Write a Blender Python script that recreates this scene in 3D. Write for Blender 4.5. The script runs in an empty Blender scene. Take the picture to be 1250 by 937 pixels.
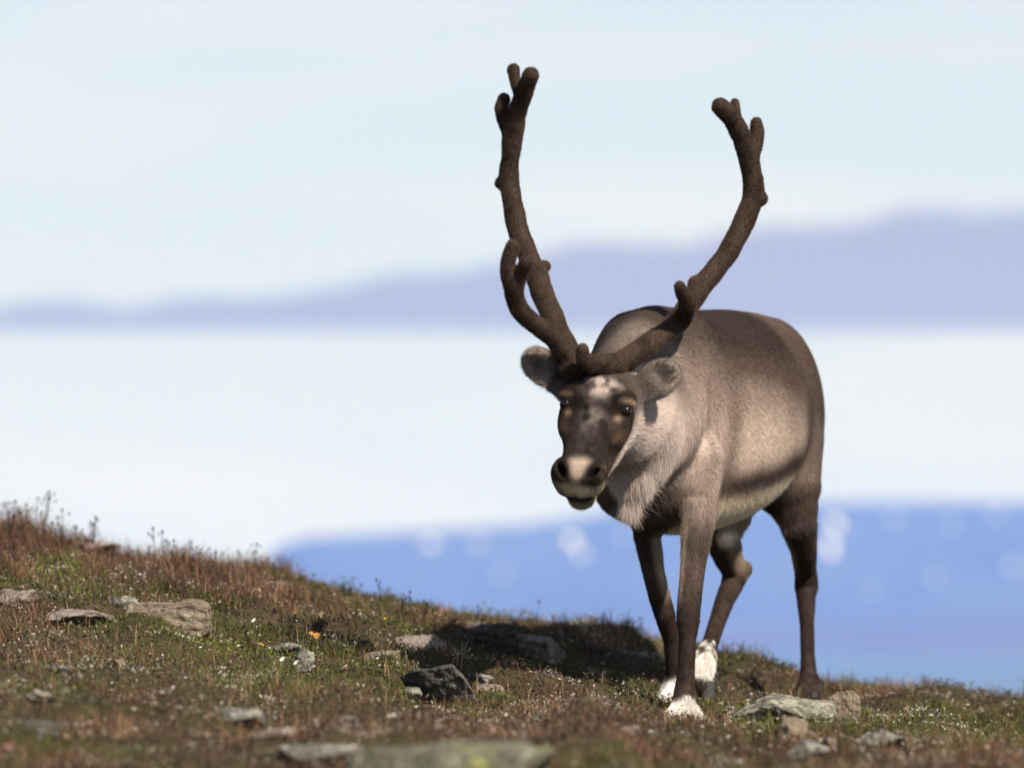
import bpy, bmesh, math, random
import numpy as np
import openvdb
from mathutils import Vector, Matrix, noise as mnoise

random.seed(7)
RNG = np.random.default_rng(11)
scene = bpy.context.scene
COL = scene.collection

# ------------------------------------------------------------------ camera
FPX = 6720.0                      # focal length in pixels of the 1250 px wide photograph
CAMZ = 0.25
PITCH = math.radians(2.484)
cam_data = bpy.data.cameras.new("camera")
cam_data.sensor_width = 36.0
cam_data.lens = 36.0 * FPX / 1250.0
cam_data.clip_start = 0.1
cam_data.clip_end = 300000.0
cam_data.dof.use_dof = True
cam_data.dof.focus_distance = 13.85
cam_data.dof.aperture_fstop = 2.7
cam_data.dof.aperture_blades = 0
cam = bpy.data.objects.new("camera", cam_data)
COL.objects.link(cam)
cam.location = (0, 0, CAMZ)
cam.rotation_euler = (math.pi / 2 + PITCH, 0, 0)
scene.camera = cam

# ------------------------------------------------------------------ light, sky, exposure
SUN_EL, SUN_AZ = math.radians(42), math.radians(36)     # azimuth from the camera's back towards its right
SUN_DIR = Vector((math.cos(SUN_EL) * math.sin(SUN_AZ), -math.cos(SUN_EL) * math.cos(SUN_AZ), math.sin(SUN_EL)))
sun_data = bpy.data.lights.new("sun", 'SUN')
sun_data.energy = 5.0
sun_data.angle = math.radians(0.53)
sun_data.color = (1.0, 0.9, 0.78)
sun = bpy.data.objects.new("sun", sun_data)
COL.objects.link(sun)
sun.rotation_euler = SUN_DIR.to_track_quat('Z', 'Y').to_euler()
sun.location = SUN_DIR * 40

world = bpy.data.worlds.new("World")
scene.world = world
world.use_nodes = True


class NT:
    """small helper to write node trees"""
    def __init__(self, tree):
        self.t = tree
        tree.nodes.clear()

    def n(self, kind, **kw):
        nd = self.t.nodes.new(kind)
        for k, v in kw.items():
            if k == 'ins':
                for i, val in v.items():
                    self.set(nd.inputs[i], val)
            else:
                setattr(nd, k, v)
        return nd

    def set(self, sock, val):
        if isinstance(val, bpy.types.NodeSocket):
            self.t.links.new(val, sock)
        else:
            sock.default_value = val

    def m(self, op, a, b=0.0, c=0.0, clamp=False):
        nd = self.n('ShaderNodeMath', operation=op, use_clamp=clamp)
        self.set(nd.inputs[0], a); self.set(nd.inputs[1], b); self.set(nd.inputs[2], c)
        return nd.outputs[0]

    def smooth(self, x, lo, hi):
        nd = self.n('ShaderNodeMapRange', interpolation_type='SMOOTHSTEP')
        self.set(nd.inputs['Value'], x); self.set(nd.inputs['From Min'], lo); self.set(nd.inputs['From Max'], hi)
        return nd.outputs[0]

    def mix(self, f, a, b):
        nd = self.n('ShaderNodeMix', data_type='RGBA')
        self.set(nd.inputs[0], f); self.set(nd.inputs[6], a); self.set(nd.inputs[7], b)
        return nd.outputs[2]

    def noise(self, vec, scale, detail=3.0, rough=0.5):
        nd = self.n('ShaderNodeTexNoise')
        if vec is not None:
            self.set(nd.inputs['Vector'], vec)
        self.set(nd.inputs['Scale'], scale); self.set(nd.inputs['Detail'], detail); self.set(nd.inputs['Roughness'], rough)
        return nd.outputs['Fac']


w = NT(world.node_tree)
out = w.n('ShaderNodeOutputWorld')
bg = w.n('ShaderNodeBackground')
SKY_STRENGTH = 0.07
EXPOSURE = 0.85
bg.inputs['Strength'].default_value = SKY_STRENGTH
w.t.links.new(bg.outputs[0], out.inputs['Surface'])
sky = w.n('ShaderNodeTexSky', sky_type='NISHITA', sun_disc=False)
sky.sun_elevation = SUN_EL
sky.sun_rotation = math.atan2(SUN_DIR.x, SUN_DIR.y)
sky.air_density = 1.0
sky.dust_density = 0.6
sky.ozone_density = 1.0
tc = w.n('ShaderNodeTexCoord')
sep = w.n('ShaderNodeSeparateXYZ')
w.t.links.new(tc.outputs['Generated'], sep.inputs[0])
el = w.m('MULTIPLY', w.m('ARCSINE', sep.outputs[2]), 57.2958)              # elevation, degrees
az = w.m('MULTIPLY', w.m('ARCTAN2', sep.outputs[0], sep.outputs[1]), 57.2958)   # azimuth, degrees
cv = w.n('ShaderNodeCombineXYZ', ins={0: w.m('MULTIPLY', az, 0.10), 1: w.m('MULTIPLY', el, 0.75), 2: 3.7})
n_big = w.noise(cv.outputs[0], 1.0, 3.0, 0.5)
cv2 = w.n('ShaderNodeCombineXYZ', ins={0: w.m('MULTIPLY', az, 0.45), 1: w.m('MULTIPLY', el, 0.5), 2: 9.1})
n_edge = w.noise(cv2.outputs[0], 1.0, 4.0, 0.55)
# thin high cloud veil, thicker towards the horizon where one looks through more of it
veil = w.m('POWER', 2.718, w.m('MULTIPLY', w.m('MAXIMUM', el, 0.0), -0.05))
veil = w.m('MULTIPLY', veil, w.m('ADD', 0.72, w.m('MULTIPLY', n_big, 0.36)), clamp=True)
K = 0.97 / SKY_STRENGTH / 2**EXPOSURE
pale_blue = (0.80 * K, 0.86 * K, 0.90 * K, 1)
white = (0.91 * K, 0.91 * K, 0.92 * K, 1)
veil_col = w.mix(w.smooth(n_big, 0.42, 0.66), pale_blue, white)
c0 = w.mix(veil, sky.outputs[0], veil_col)
# long lavender stratus bank low over the horizon, its upper edge rising and falling
top = w.m('ADD', 3.84, w.m('MULTIPLY', w.m('SINE', w.m('MULTIPLY', az, math.radians(13.0))), 0.56))
top = w.m('ADD', top, w.m('MULTIPLY', w.m('SUBTRACT', n_edge, 0.5), 0.75))
bank = w.m('MULTIPLY', w.smooth(el, 2.93, 3.12), w.smooth(w.m('SUBTRACT', top, el), -0.02, 0.20))
c1 = w.mix(w.m('MULTIPLY', bank, 0.95), c0, (0.47 * K, 0.49 * K, 0.64 * K, 1))
w.t.links.new(c1, bg.inputs['Color'])

scene.view_settings.view_transform = 'Standard'
scene.view_settings.look = 'None'
scene.view_settings.exposure = EXPOSURE
scene.view_settings.gamma = 1.0
scene.view_settings.use_curve_mapping = False
scene.cycles.max_bounces = 6
scene.cycles.diffuse_bounces = 3
scene.cycles.glossy_bounces = 2
scene.cycles.transmission_bounces = 3
scene.cycles.volume_bounces = 2
scene.cycles.transparent_max_bounces = 6
scene.cycles.use_denoising = True
scene.cycles_curves.shape = 'THICK'
scene.cycles_curves.subdivisions = 2


# ------------------------------------------------------------------ helpers
def P(u, v, y):
    """point of the photograph's pixel (u, v) at distance y along the ground"""
    cx = (u - 625.0) / FPX
    cz = (468.5 - v) / FPX
    d = np.array([cx, math.cos(PITCH) - cz * math.sin(PITCH), math.sin(PITCH) + cz * math.cos(PITCH)])
    return np.array([0, 0, CAMZ]) + d * (y / d[1])


def link(o, parent=None):
    COL.objects.link(o)
    if parent is not None:
        o.parent = parent
    return o


def tag(o, label=None, category=None, group=None, kind=None):
    if label: o['label'] = label
    if category: o['category'] = category
    if group: o['group'] = group
    if kind: o['kind'] = kind
    return o


def mesh_np(name, verts, faces, mat=None, smooth=True, colors=None, nside=None):
    """mesh from numpy arrays; faces is (n, k) with k = 3 or 4, or a list of such arrays"""
    if not isinstance(faces, list):
        faces = [faces]
    me = bpy.data.meshes.new(name)
    verts = np.ascontiguousarray(verts, dtype=np.float32)
    me.vertices.add(len(verts))
    me.vertices.foreach_set('co', verts.ravel())
    idx = np.concatenate([f.ravel() for f in faces]).astype(np.int32)
    sizes = np.concatenate([np.full(len(f), f.shape[1], np.int32) for f in faces])
    starts = np.concatenate([[0], np.cumsum(sizes)[:-1]]).astype(np.int32)
    me.loops.add(len(idx))
    me.loops.foreach_set('vertex_index', idx)
    me.polygons.add(len(sizes))
    me.polygons.foreach_set('loop_start', starts)
    me.polygons.foreach_set('loop_total', sizes)
    if smooth:
        me.polygons.foreach_set('use_smooth', np.ones(len(sizes), dtype=bool))
    me.update(calc_edges=True)
    if colors is not None:
        at = me.color_attributes.new('col', 'FLOAT_COLOR', 'POINT')
        c4 = np.ones((len(verts), 4), np.float32); c4[:, :3] = colors
        at.data.foreach_set('color', c4.ravel())
    if mat:
        me.materials.append(mat)
    return me


def obj(name, me, parent=None, loc=(0, 0, 0)):
    o = bpy.data.objects.new(name, me)
    o.location = loc
    return link(o, parent)


def hash01(ix, iy, iz, seed):
    h = (ix * 374761393 + iy * 668265263 + iz * 2147483647 + seed * 974634777) & 0xffffffff
    h = ((h ^ (h >> 13)) * 1274126177) & 0xffffffff
    h = (h ^ (h >> 16)) & 0xffffffff
    return (h & 0xffff) / 65535.0


def vnoise(p, seed=0):
    """value noise, p (n, 3) -> 0..1"""
    i = np.floor(p).astype(np.int64)
    f = p - i
    f = f * f * (3 - 2 * f)
    r = 0
    for dx in (0, 1):
        wx = f[:, 0] if dx else 1 - f[:, 0]
        for dy in (0, 1):
            wy = f[:, 1] if dy else 1 - f[:, 1]
            for dz in (0, 1):
                wz = f[:, 2] if dz else 1 - f[:, 2]
                r = r + hash01(i[:, 0] + dx, i[:, 1] + dy, i[:, 2] + dz, seed) * wx * wy * wz
    return r


def fbm(p, scale, octaves=4, seed=0, gain=0.5):
    a, s, tot, r = 1.0, scale, 0.0, 0
    for k in range(octaves):
        r = r + a * vnoise(p * s + 17.3 * k, seed + k)
        tot += a
        a *= gain; s *= 2.03
    return r / tot


def sstep(x, lo, hi):
    t = np.clip((x - lo) / (hi - lo), 0, 1)
    return t * t * (3 - 2 * t)


def cub(xs, ys, x):
    """smooth interpolation through (xs, ys) without overshoot"""
    xs = np.asarray(xs, float); ys = np.asarray(ys, float)
    h = np.diff(xs); dl = np.diff(ys) / h
    m = np.zeros_like(ys)
    m[0], m[-1] = dl[0], dl[-1]
    for k in range(1, len(xs) - 1):
        if dl[k - 1] * dl[k] > 0:
            w1, w2 = 2 * h[k] + h[k - 1], h[k] + 2 * h[k - 1]
            m[k] = (w1 + w2) / (w1 / dl[k - 1] + w2 / dl[k])
    xq = np.clip(x, xs[0], xs[-1])
    k = np.clip(np.searchsorted(xs, xq, side='right') - 1, 0, len(xs) - 2)
    t = (xq - xs[k]) / h[k]
    return ((2 * t**3 - 3 * t**2 + 1) * ys[k] + (t**3 - 2 * t**2 + t) * h[k] * m[k]
            + (-2 * t**3 + 3 * t**2) * ys[k + 1] + (t**3 - t**2) * h[k] * m[k + 1])


def unit(v):
    v = np.asarray(v, float)
    return v / np.linalg.norm(v)


# ------------------------------------------------------------------ materials
def principled(name, build, rough=0.8, spec=0.3):
    mat = bpy.data.materials.new(name)
    mat.use_nodes = True
    t = NT(mat.node_tree)
    o = t.n('ShaderNodeOutputMaterial')
    b = t.n('ShaderNodeBsdfPrincipled')
    b.inputs['Roughness'].default_value = rough
    b.inputs['Specular IOR Level'].default_value = spec
    t.t.links.new(b.outputs[0], o.inputs['Surface'])
    build(t, b)
    return mat


def attr_mat(name, rough=0.8, spec=0.2, trans=0.0, noise_amt=0.0, noise_scale=300.0):
    """material whose base colour is the piece's own colour stored on the mesh"""
    def build(t, b):
        a = t.n('ShaderNodeAttribute', attribute_name='col')
        c = a.outputs['Color']
        if noise_amt:
            tcn = t.n('ShaderNodeTexCoord')
            f = t.noise(tcn.outputs['Object'], noise_scale, 3.0, 0.6)
            br = t.m('ADD', 1.0 - noise_amt * 0.5, t.m('MULTIPLY', f, noise_amt))
            vm = t.n('ShaderNodeVectorMath', operation='SCALE')
            t.t.links.new(c, vm.inputs[0]); t.t.links.new(br, vm.inputs['Scale'])
            c = vm.outputs[0]
        t.t.links.new(c, b.inputs['Base Color'])
        if trans:
            o = [n for n in t.t.nodes if n.type == 'OUTPUT_MATERIAL'][0]
            tr = t.n('ShaderNodeBsdfTranslucent')
            t.t.links.new(c, tr.inputs['Color'])
            mx = t.n('ShaderNodeMixShader')
            mx.inputs[0].default_value = trans
            t.t.links.new(b.outputs[0], mx.inputs[1]); t.t.links.new(tr.outputs[0], mx.inputs[2])
            t.t.links.new(mx.outputs[0], o.inputs['Surface'])
    return principled(name, build, rough, spec)


def hair_mat(name):
    mat = bpy.data.materials.new(name)
    mat.use_nodes = True
    t = NT(mat.node_tree)
    o = t.n('ShaderNodeOutputMaterial')
    a = t.n('ShaderNodeAttribute', attribute_name='col')
    h = t.n('ShaderNodeBsdfPrincipled')
    h.inputs['Roughness'].default_value = 0.6
    h.inputs['Specular IOR Level'].default_value = 0.06
    t.t.links.new(a.outputs['Color'], h.inputs['Base Color'])
    t.t.links.new(h.outputs[0], o.inputs['Surface'])
    return mat


def rock_mat(name, c1, c2, lichen=(0.42, 0.42, 0.33), lich=0.5, yellow=0.0):
    c1, c2, lichen = tuple(x * 0.8 for x in c1[:3]) + (1,), tuple(x * 0.8 for x in c2[:3]) + (1,), tuple(x * 0.85 for x in lichen)
    def build(t, b):
        tcn = t.n('ShaderNodeTexCoord')
        v = tcn.outputs['Object']
        n1 = t.noise(v, 9.0, 6.0, 0.6)
        n2 = t.noise(v, 70.0, 5.0, 0.65)
        n3 = t.noise(v, 28.0, 5.0, 0.6)
        c = t.mix(t.smooth(n1, 0.35, 0.65), c1, c2)
        c = t.mix(t.m('MULTIPLY', t.smooth(n2, 0.45, 0.7), 0.5), c, tuple(x * 0.45 for x in c1[:3]) + (1,))
        c = t.mix(t.m('MULTIPLY', t.smooth(n3, 0.60 - 0.12 * lich, 0.68 - 0.1 * lich), 0.85), c, lichen + (1,))
        if yellow:
            n4 = t.noise(v, 17.0, 5.0, 0.6)
            c = t.mix(t.m('MULTIPLY', t.smooth(n4, 0.55, 0.62), yellow), c, (0.17, 0.175, 0.05, 1))
        n5 = t.noise(v, 190.0, 2.0, 0.5)
        c = t.mix(t.smooth(n5, 0.66, 0.72), c, (0.34, 0.33, 0.28, 1))
        t.t.links.new(c, b.inputs['Base Color'])
        bp = t.n('ShaderNodeBump')
        bp.inputs['Strength'].default_value = 0.8
        bp.inputs['Distance'].default_value = 0.006
        hgt = t.m('ADD', t.m('MULTIPLY', n3, 0.7), t.m('MULTIPLY', n2, 0.5))
        t.t.links.new(hgt, bp.inputs['Height'])
        t.t.links.new(bp.outputs[0], b.inputs['Normal'])
    return principled(name, build, 0.9, 0.2)


M = {}
M['coat'] = attr_mat('coat_skin', 0.85, 0.1)
M['fur'] = hair_mat('fur')
M['velvet'] = attr_mat('antler_velvet', 0.9, 0.1, 0, 0.7, 160.0)


def eye_build(t, b):
    b.inputs['Base Color'].default_value = (0.008, 0.006, 0.005, 1)
M['eye'] = principled('eye_wet', eye_build, 0.08, 0.25)


def hoof_build(t, b):
    tcn = t.n('ShaderNodeTexCoord')
    n = t.noise(tcn.outputs['Object'], 120.0, 4.0)
    t.t.links.new(t.mix(n, (0.012, 0.012, 0.012, 1), (0.05, 0.045, 0.042, 1)), b.inputs['Base Color'])
M['hoof'] = principled('hoof_horn', hoof_build, 0.75, 0.2)


def ground_build(t, b):
    tcn = t.n('ShaderNodeTexCoord')
    v = tcn.outputs['Object']
    n1 = t.noise(v, 2.2, 4.0); n2 = t.noise(v, 30.0, 5.0, 0.65); n3 = t.noise(v, 140.0, 4.0, 0.6)
    c = t.mix(t.smooth(n1, 0.4, 0.62), (0.055, 0.040, 0.024, 1), (0.05, 0.052, 0.018, 1))
    c = t.mix(t.smooth(n2, 0.45, 0.7), c, (0.085, 0.058, 0.036, 1))
    c = t.mix(t.m('MULTIPLY', t.smooth(n3, 0.55, 0.7), 0.6), c, (0.02, 0.017, 0.010, 1))
    t.t.links.new(c, b.inputs['Base Color'])
    bp = t.n('ShaderNodeBump')
    bp.inputs['Distance'].default_value = 0.02
    t.t.links.new(t.m('ADD', n2, t.m('MULTIPLY', n3, 0.5)), bp.inputs['Height'])
    t.t.links.new(bp.outputs[0], b.inputs['Normal'])
M['ground'] = principled('tundra_soil', ground_build, 0.95, 0.1)
M['plant'] = attr_mat('plant', 0.7, 0.2, 0.25)


def mountain_build(t, b):
    tcn = t.n('ShaderNodeTexCoord')
    n1 = t.noise(tcn.outputs['Object'], 0.0012, 5.0, 0.6)
    t.t.links.new(t.mix(n1, (0.05, 0.055, 0.06, 1), (0.11, 0.11, 0.115, 1)), b.inputs['Base Color'])
M['mountain'] = principled('far_rock', mountain_build, 0.95, 0.1)


def snow_build(t, b):
    b.inputs['Base Color'].default_value = (0.85, 0.87, 0.9, 1)
M['snow'] = principled('snow', snow_build, 0.6, 0.2)


def sea_build(t, b):
    b.inputs['Base Color'].default_value = (0.012, 0.035, 0.06, 1)
    tcn = t.n('ShaderNodeTexCoord')
    n1 = t.noise(tcn.outputs['Object'], 0.05, 4.0, 0.6)
    bp = t.n('ShaderNodeBump')
    bp.inputs['Distance'].default_value = 4.0
    t.t.links.new(n1, bp.inputs['Height'])
    t.t.links.new(bp.outputs[0], b.inputs['Normal'])
M['sea'] = principled('sea_water', sea_build, 0.25, 0.4)

# ------------------------------------------------------------------ terrain
GY = np.array([0.0, 5.0, 9.0, 10.5, 11.5, 12.5, 13.3, 14.0, 14.7, 15.4, 16.2])
GU = np.array([-500, -200, 0, 200, 400, 600, 800, 1000, 1250, 1500, 1900.])
# photo row at which the ground lies, per distance (rows) and column
GV = {
    10.5: [965, 968, 970, 972, 975, 978, 980, 982, 985, 990, 995],
    11.5: [890, 900, 905, 915, 922, 926, 930, 936, 945, 950, 955],
    12.5: [800, 825, 842, 858, 874, 890, 903, 918, 934, 940, 945],
    13.3: [740, 772, 790, 806, 838, 864, 896, 912, 930, 940, 946],
    14.0: [690, 722, 742, 757, 800, 838, 880, 898, 918, 930, 940],
    14.7: [650, 682, 704, 728, 768, 808, 848, 873, 902, 915, 926],
    15.4: [612, 645, 670, 698, 744, 780, 814, 847, 880, 897, 910],
    16.2: [600, 634, 658, 692, 732, 768, 800, 842, 868, 886, 902],
}


def vz(v, y):
    return CAMZ + (np.tan(PITCH + np.arctan((468.5 - v) / FPX))) * y


GZ = np.zeros((len(GY), len(GU)))
for i, yy in enumerate(GY):
    if yy in GV:
        GZ[i] = vz(np.array(GV[yy], float), yy)
GZ[2] = GZ[3] - 0.05 - 0.02 * np.linspace(1, -1, len(GU))
GZ[1] = -0.35
GZ[0] = -0.75


def ground_z(x, y, bumps=True):
    x = np.atleast_1d(np.asarray(x, float)); y = np.atleast_1d(np.asarray(y, float))
    yc = np.clip(y, 0.0, 16.2)
    u = 625.0 + x * FPX / np.maximum(yc, 9.0)
    cols = np.stack([cub(GU, GZ[i], u) for i in range(len(GY))], 0)      # per row
    # smooth interpolation along y
    k = np.clip(np.searchsorted(GY, yc, side='right') - 1, 0, len(GY) - 2)
    ar = np.arange(len(x))
    h = GY[k + 1] - GY[k]
    t = (yc - GY[k]) / h
    km, kp = np.maximum(k - 1, 0), np.minimum(k + 2, len(GY) - 1)
    m0 = (cols[k + 1, ar] - cols[km, ar]) / (GY[k + 1] - GY[km])
    m1 = (cols[kp, ar] - cols[k, ar]) / (GY[kp] - GY[k])
    z = ((2 * t**3 - 3 * t**2 + 1) * cols[k, ar] + (t**3 - 2 * t**2 + t) * h * m0
         + (-2 * t**3 + 3 * t**2) * cols[k + 1, ar] + (t**3 - t**2) * h * m1)
    # past the crest the hill rounds over and drops to the fjord
    e = np.maximum(y - 16.2, 0)
    z = z - np.where(e < 3, 0.075 * e**2, 0.675 + 0.45 * (e - 3)) + 0.02 * np.minimum(e, 1)
    e2 = np.maximum(-y, 0)
    z = z - 0.12 * e2
    ex = np.maximum(np.abs(x) - 6, 0)
    z = z - np.sign(x) * 0.10 * ex
    if bumps:
        p = np.stack([x, y, np.zeros_like(x)], 1)
        far = 1 + 0.1 * np.minimum(np.maximum(np.abs(y - 14) - 8, 0), 40)
        b = (fbm(p, 1.9, 3, 5) - 0.5) * 0.11 + (fbm(p, 5.5, 3, 9) - 0.5) * 0.135 + (fbm(p, 17.0, 2, 12) - 0.5) * 0.03
        calm = np.ones_like(x)
        for hx, hy in HOOVES:
            calm *= 1 - np.exp(-((x - hx)**2 + (y - hy)**2) / 0.10**2)
        z = z + b * calm * far
        # hummocks
        for (hu, hv_, hy, rad, hh) in HUMMOCKS:
            hx = (hu - 625) / FPX * hy
            z = z + hh * np.exp(-(((x - hx) / rad)**2 + ((y - hy) / (rad * 1.4))**2)**1.3)
    return z


HOOF_UVY = [(835, 880, 13.95), (822, 858, 14.40), (988, 850, 15.15), (858, 848, 14.62)]
HOOVES = [tuple(P(*h)[:2]) for h in HOOF_UVY]
HUMMOCKS = [(905, 800, 15.9, 0.12, 0.05), (935, 810, 15.8, 0.12, 0.035), (655, 765, 16.0, 0.10, 0.03),
            (725, 770, 16.0, 0.12, 0.045), (780, 790, 15.9, 0.10, 0.035), (110, 660, 16.1, 0.14, 0.03), (20, 645, 16.1, 0.14, 0.005),
            (1130, 850, 16.0, 0.16, 0.02), (760, 885, 13.2, 0.3, 0.02), (700, 920, 12.2, 0.35, 0.03),
            (330, 700, 15.9, 0.12, 0.02), (1000, 900, 13.0, 0.2, 0.015)]


def tens(a, b, n):
    return np.linspace(a, b, n)


xs = np.concatenate([-np.geomspace(4000, 5, 26), tens(-4.2, -1.9, 60), tens(-1.88, 1.88, 300), tens(1.9, 4.2, 60), np.geomspace(5, 4000, 26)])
ys = np.concatenate([-np.geomspace(400, 1, 14), tens(0, 8.8, 40), tens(8.9, 16.6, 420), tens(16.65, 22, 70), np.geomspace(23, 330, 24)])
X, Y = np.meshgrid(xs, ys)
Z = np.maximum(ground_z(X.ravel(), Y.ravel()), -110.7)
gv = np.stack([X.ravel(), Y.ravel(), Z], 1)
nx, ny = len(xs), len(ys)
ii, jj = np.meshgrid(np.arange(nx - 1), np.arange(ny - 1))
q = (jj * nx + ii).ravel()
gf = np.stack([q, q + 1, q + nx + 1, q + nx], 1)
ground = obj('ground', mesh_np('ground', gv, gf, M['ground']))
tag(ground, 'stony tundra hillside sloping down to the right', kind='structure')

# ------------------------------------------------------------------ fjord and far plateau mountain
SEA = -110.0
sea_v = np.array([[-118000, -18000, SEA], [118000, -18000, SEA], [118000, 59500, SEA], [-118000, 59500, SEA]], float)
sea = obj('sea', mesh_np('sea', sea_v, np.array([[0, 1, 2, 3]]), M['sea'], False))
tag(sea, 'blue fjord water below the hillside', kind='structure')

MY = 24000.0


def plateau():
    # ridge line rows of the photograph at the plateau's distance; it goes on to the right beyond the frame
    uu = np.array([255, 285, 320, 345, 380, 470, 560, 640, 700, 760, 850, 1000, 1130, 1250, 1500, 2000, 3200, 5000, 8000.])
    vv = np.array([800, 745, 690, 664, 655, 650, 645, 640, 632, 622, 617, 613, 612, 613, 618, 610, 625, 640, 690.])
    us = np.concatenate([np.linspace(255, 420, 60), np.linspace(425, 1300, 150), np.linspace(1330, 8000, 120)])
    vs = np.interp(us, uu, vv)
    prof = [(-3400, 0.0), (-2500, 0.10), (-1700, 0.24), (-1150, 0.45), (-800, 0.66), (-420, 0.86), (-200, 0.96), (0, 1.0), (900, 1.01), (3000, 1.02), (6000, 1.0), (7500, 0.0)]
    V = []
    for (dy, hf) in prof:
        x = (us - 625) / FPX * MY
        ztop = vz(vs, MY)
        p = np.stack([x * 0.0012, np.full_like(x, dy * 0.0012), x * 0], 1)
        rel = (fbm(p, 1.0, 4, 3) - 0.5)
        hz = SEA - 0.4 + (ztop - SEA + 0.4) * np.clip(hf, 0, 1.05)
        hz += rel * 130 * (1 - abs(2 * np.clip(hf, 0, 1) - 1))
        yy = MY + dy + rel * 900 * (hf < 0.99) * (hf > 0)
        V.append(np.stack([x * (1 + dy / MY), yy, hz], 1))
    n = len(us)
    V = np.concatenate(V)
    a, b = np.meshgrid(np.arange(n - 1), np.arange(len(prof) - 1))
    q = (b * n + a).ravel()
    return V, np.stack([q, q + 1, q + n + 1, q + n], 1), n


mv, mf, mn = plateau()
mountain = obj('mountain', mesh_np('mountain', mv, mf, M['mountain']))
tag(mountain, 'flat topped blue plateau mountain across the fjord', kind='structure')


# low pale coastal plain along the foot of the plateau
M['plain'] = principled('coastal_plain', lambda t, b: t.t.links.new(t.mix(t.noise(t.n('ShaderNodeTexCoord').outputs['Object'], 0.0006, 4.0), (0.06, 0.054, 0.05, 1), (0.14, 0.115, 0.105, 1)), b.inputs['Base Color']), 0.95, 0.1)
px_ = np.linspace(-1800, 30000, 120)
pn_ = fbm(np.stack([px_ * 0.0009, px_ * 0, px_ * 0], 1), 1.0, 3, 8)
rows = []
for dy, hz in ((-900, -0.4), (-300, 12), (600, 45), (1500, 95), (2600, 120)):
    rows.append(np.stack([px_, 19600 + dy - 4200 * (pn_ - 0.4), SEA + hz + 30 * pn_ * (dy > 0)], 1))
pv_ = np.concatenate(rows)
pa, pb = np.meshgrid(np.arange(119), np.arange(4))
pq = (pb * 120 + pa).ravel()
plain = obj('coastal_plain', mesh_np('coastal_plain', pv_, np.stack([pq, pq + 1, pq + 121, pq + 120], 1), M['plain']))
tag(plain, 'low pale coastal plain along the foot of the plateau', kind='structure')


def mount_y(x, z):
    """distance at which the mountain's front face reaches height z at lateral x"""
    G = mv.reshape(-1, mn, 3)
    best = None
    for r in range(7):
        j = np.argmin(np.abs(G[r, :, 0] - x)); j2 = np.argmin(np.abs(G[r + 1, :, 0] - x))
        z0, z1 = G[r, j, 2], G[r + 1, j2, 2]
        if min(z0, z1) <= z <= max(z0, z1):
            t = (z - z0) / (z1 - z0)
            return G[r, j, 1] * (1 - t) + G[r + 1, j2, 1] * t
    return MY - 100


SNOW = [(525, 664, 15, 8), (583, 663, 10, 6), (697, 660, 14, 12), (708, 676, 10, 8), (612, 700, 7, 6), (1018, 640, 12, 16), (1012, 668, 9, 22),
        (1090, 632, 9, 6), (1160, 640, 7, 5), (1215, 628, 9, 5), (1140, 705, 6, 5), (1235, 690, 6, 8), (1064, 720, 5, 5), (760, 655, 7, 5)]
for (u, v, wu, hv) in SNOW:
    c0_ = P(u, v, MY - 500)
    yy = mount_y(c0_[0], c0_[2])
    c = P(u, v, yy)
    a, b = wu * 0.52 / FPX * MY, hv * 0.52 / FPX * MY
    n = 14
    ang = np.linspace(0, 2 * math.pi, n, endpoint=False)
    rad = 0.8 + 0.4 * RNG.random(n)
    ring = np.stack([a * rad * np.cos(ang), -70 + 1.6 * b * rad * np.sin(ang), b * rad * np.sin(ang)], 1)
    back = ring * np.array([1.1, 1, 1.1]) + np.array([0, 260, 0])
    V = np.concatenate([ring, back, [[0, -95, 0]]])
    F3 = np.array([[2 * n, k, (k + 1) % n] for k in range(n)])
    F4 = np.array([[k, n + k, n + (k + 1) % n, (k + 1) % n] for k in range(n)])
    s = obj('snow_patch', mesh_np('snow_patch', V, [F3, F4], M['snow'], True), mountain, c)


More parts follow.
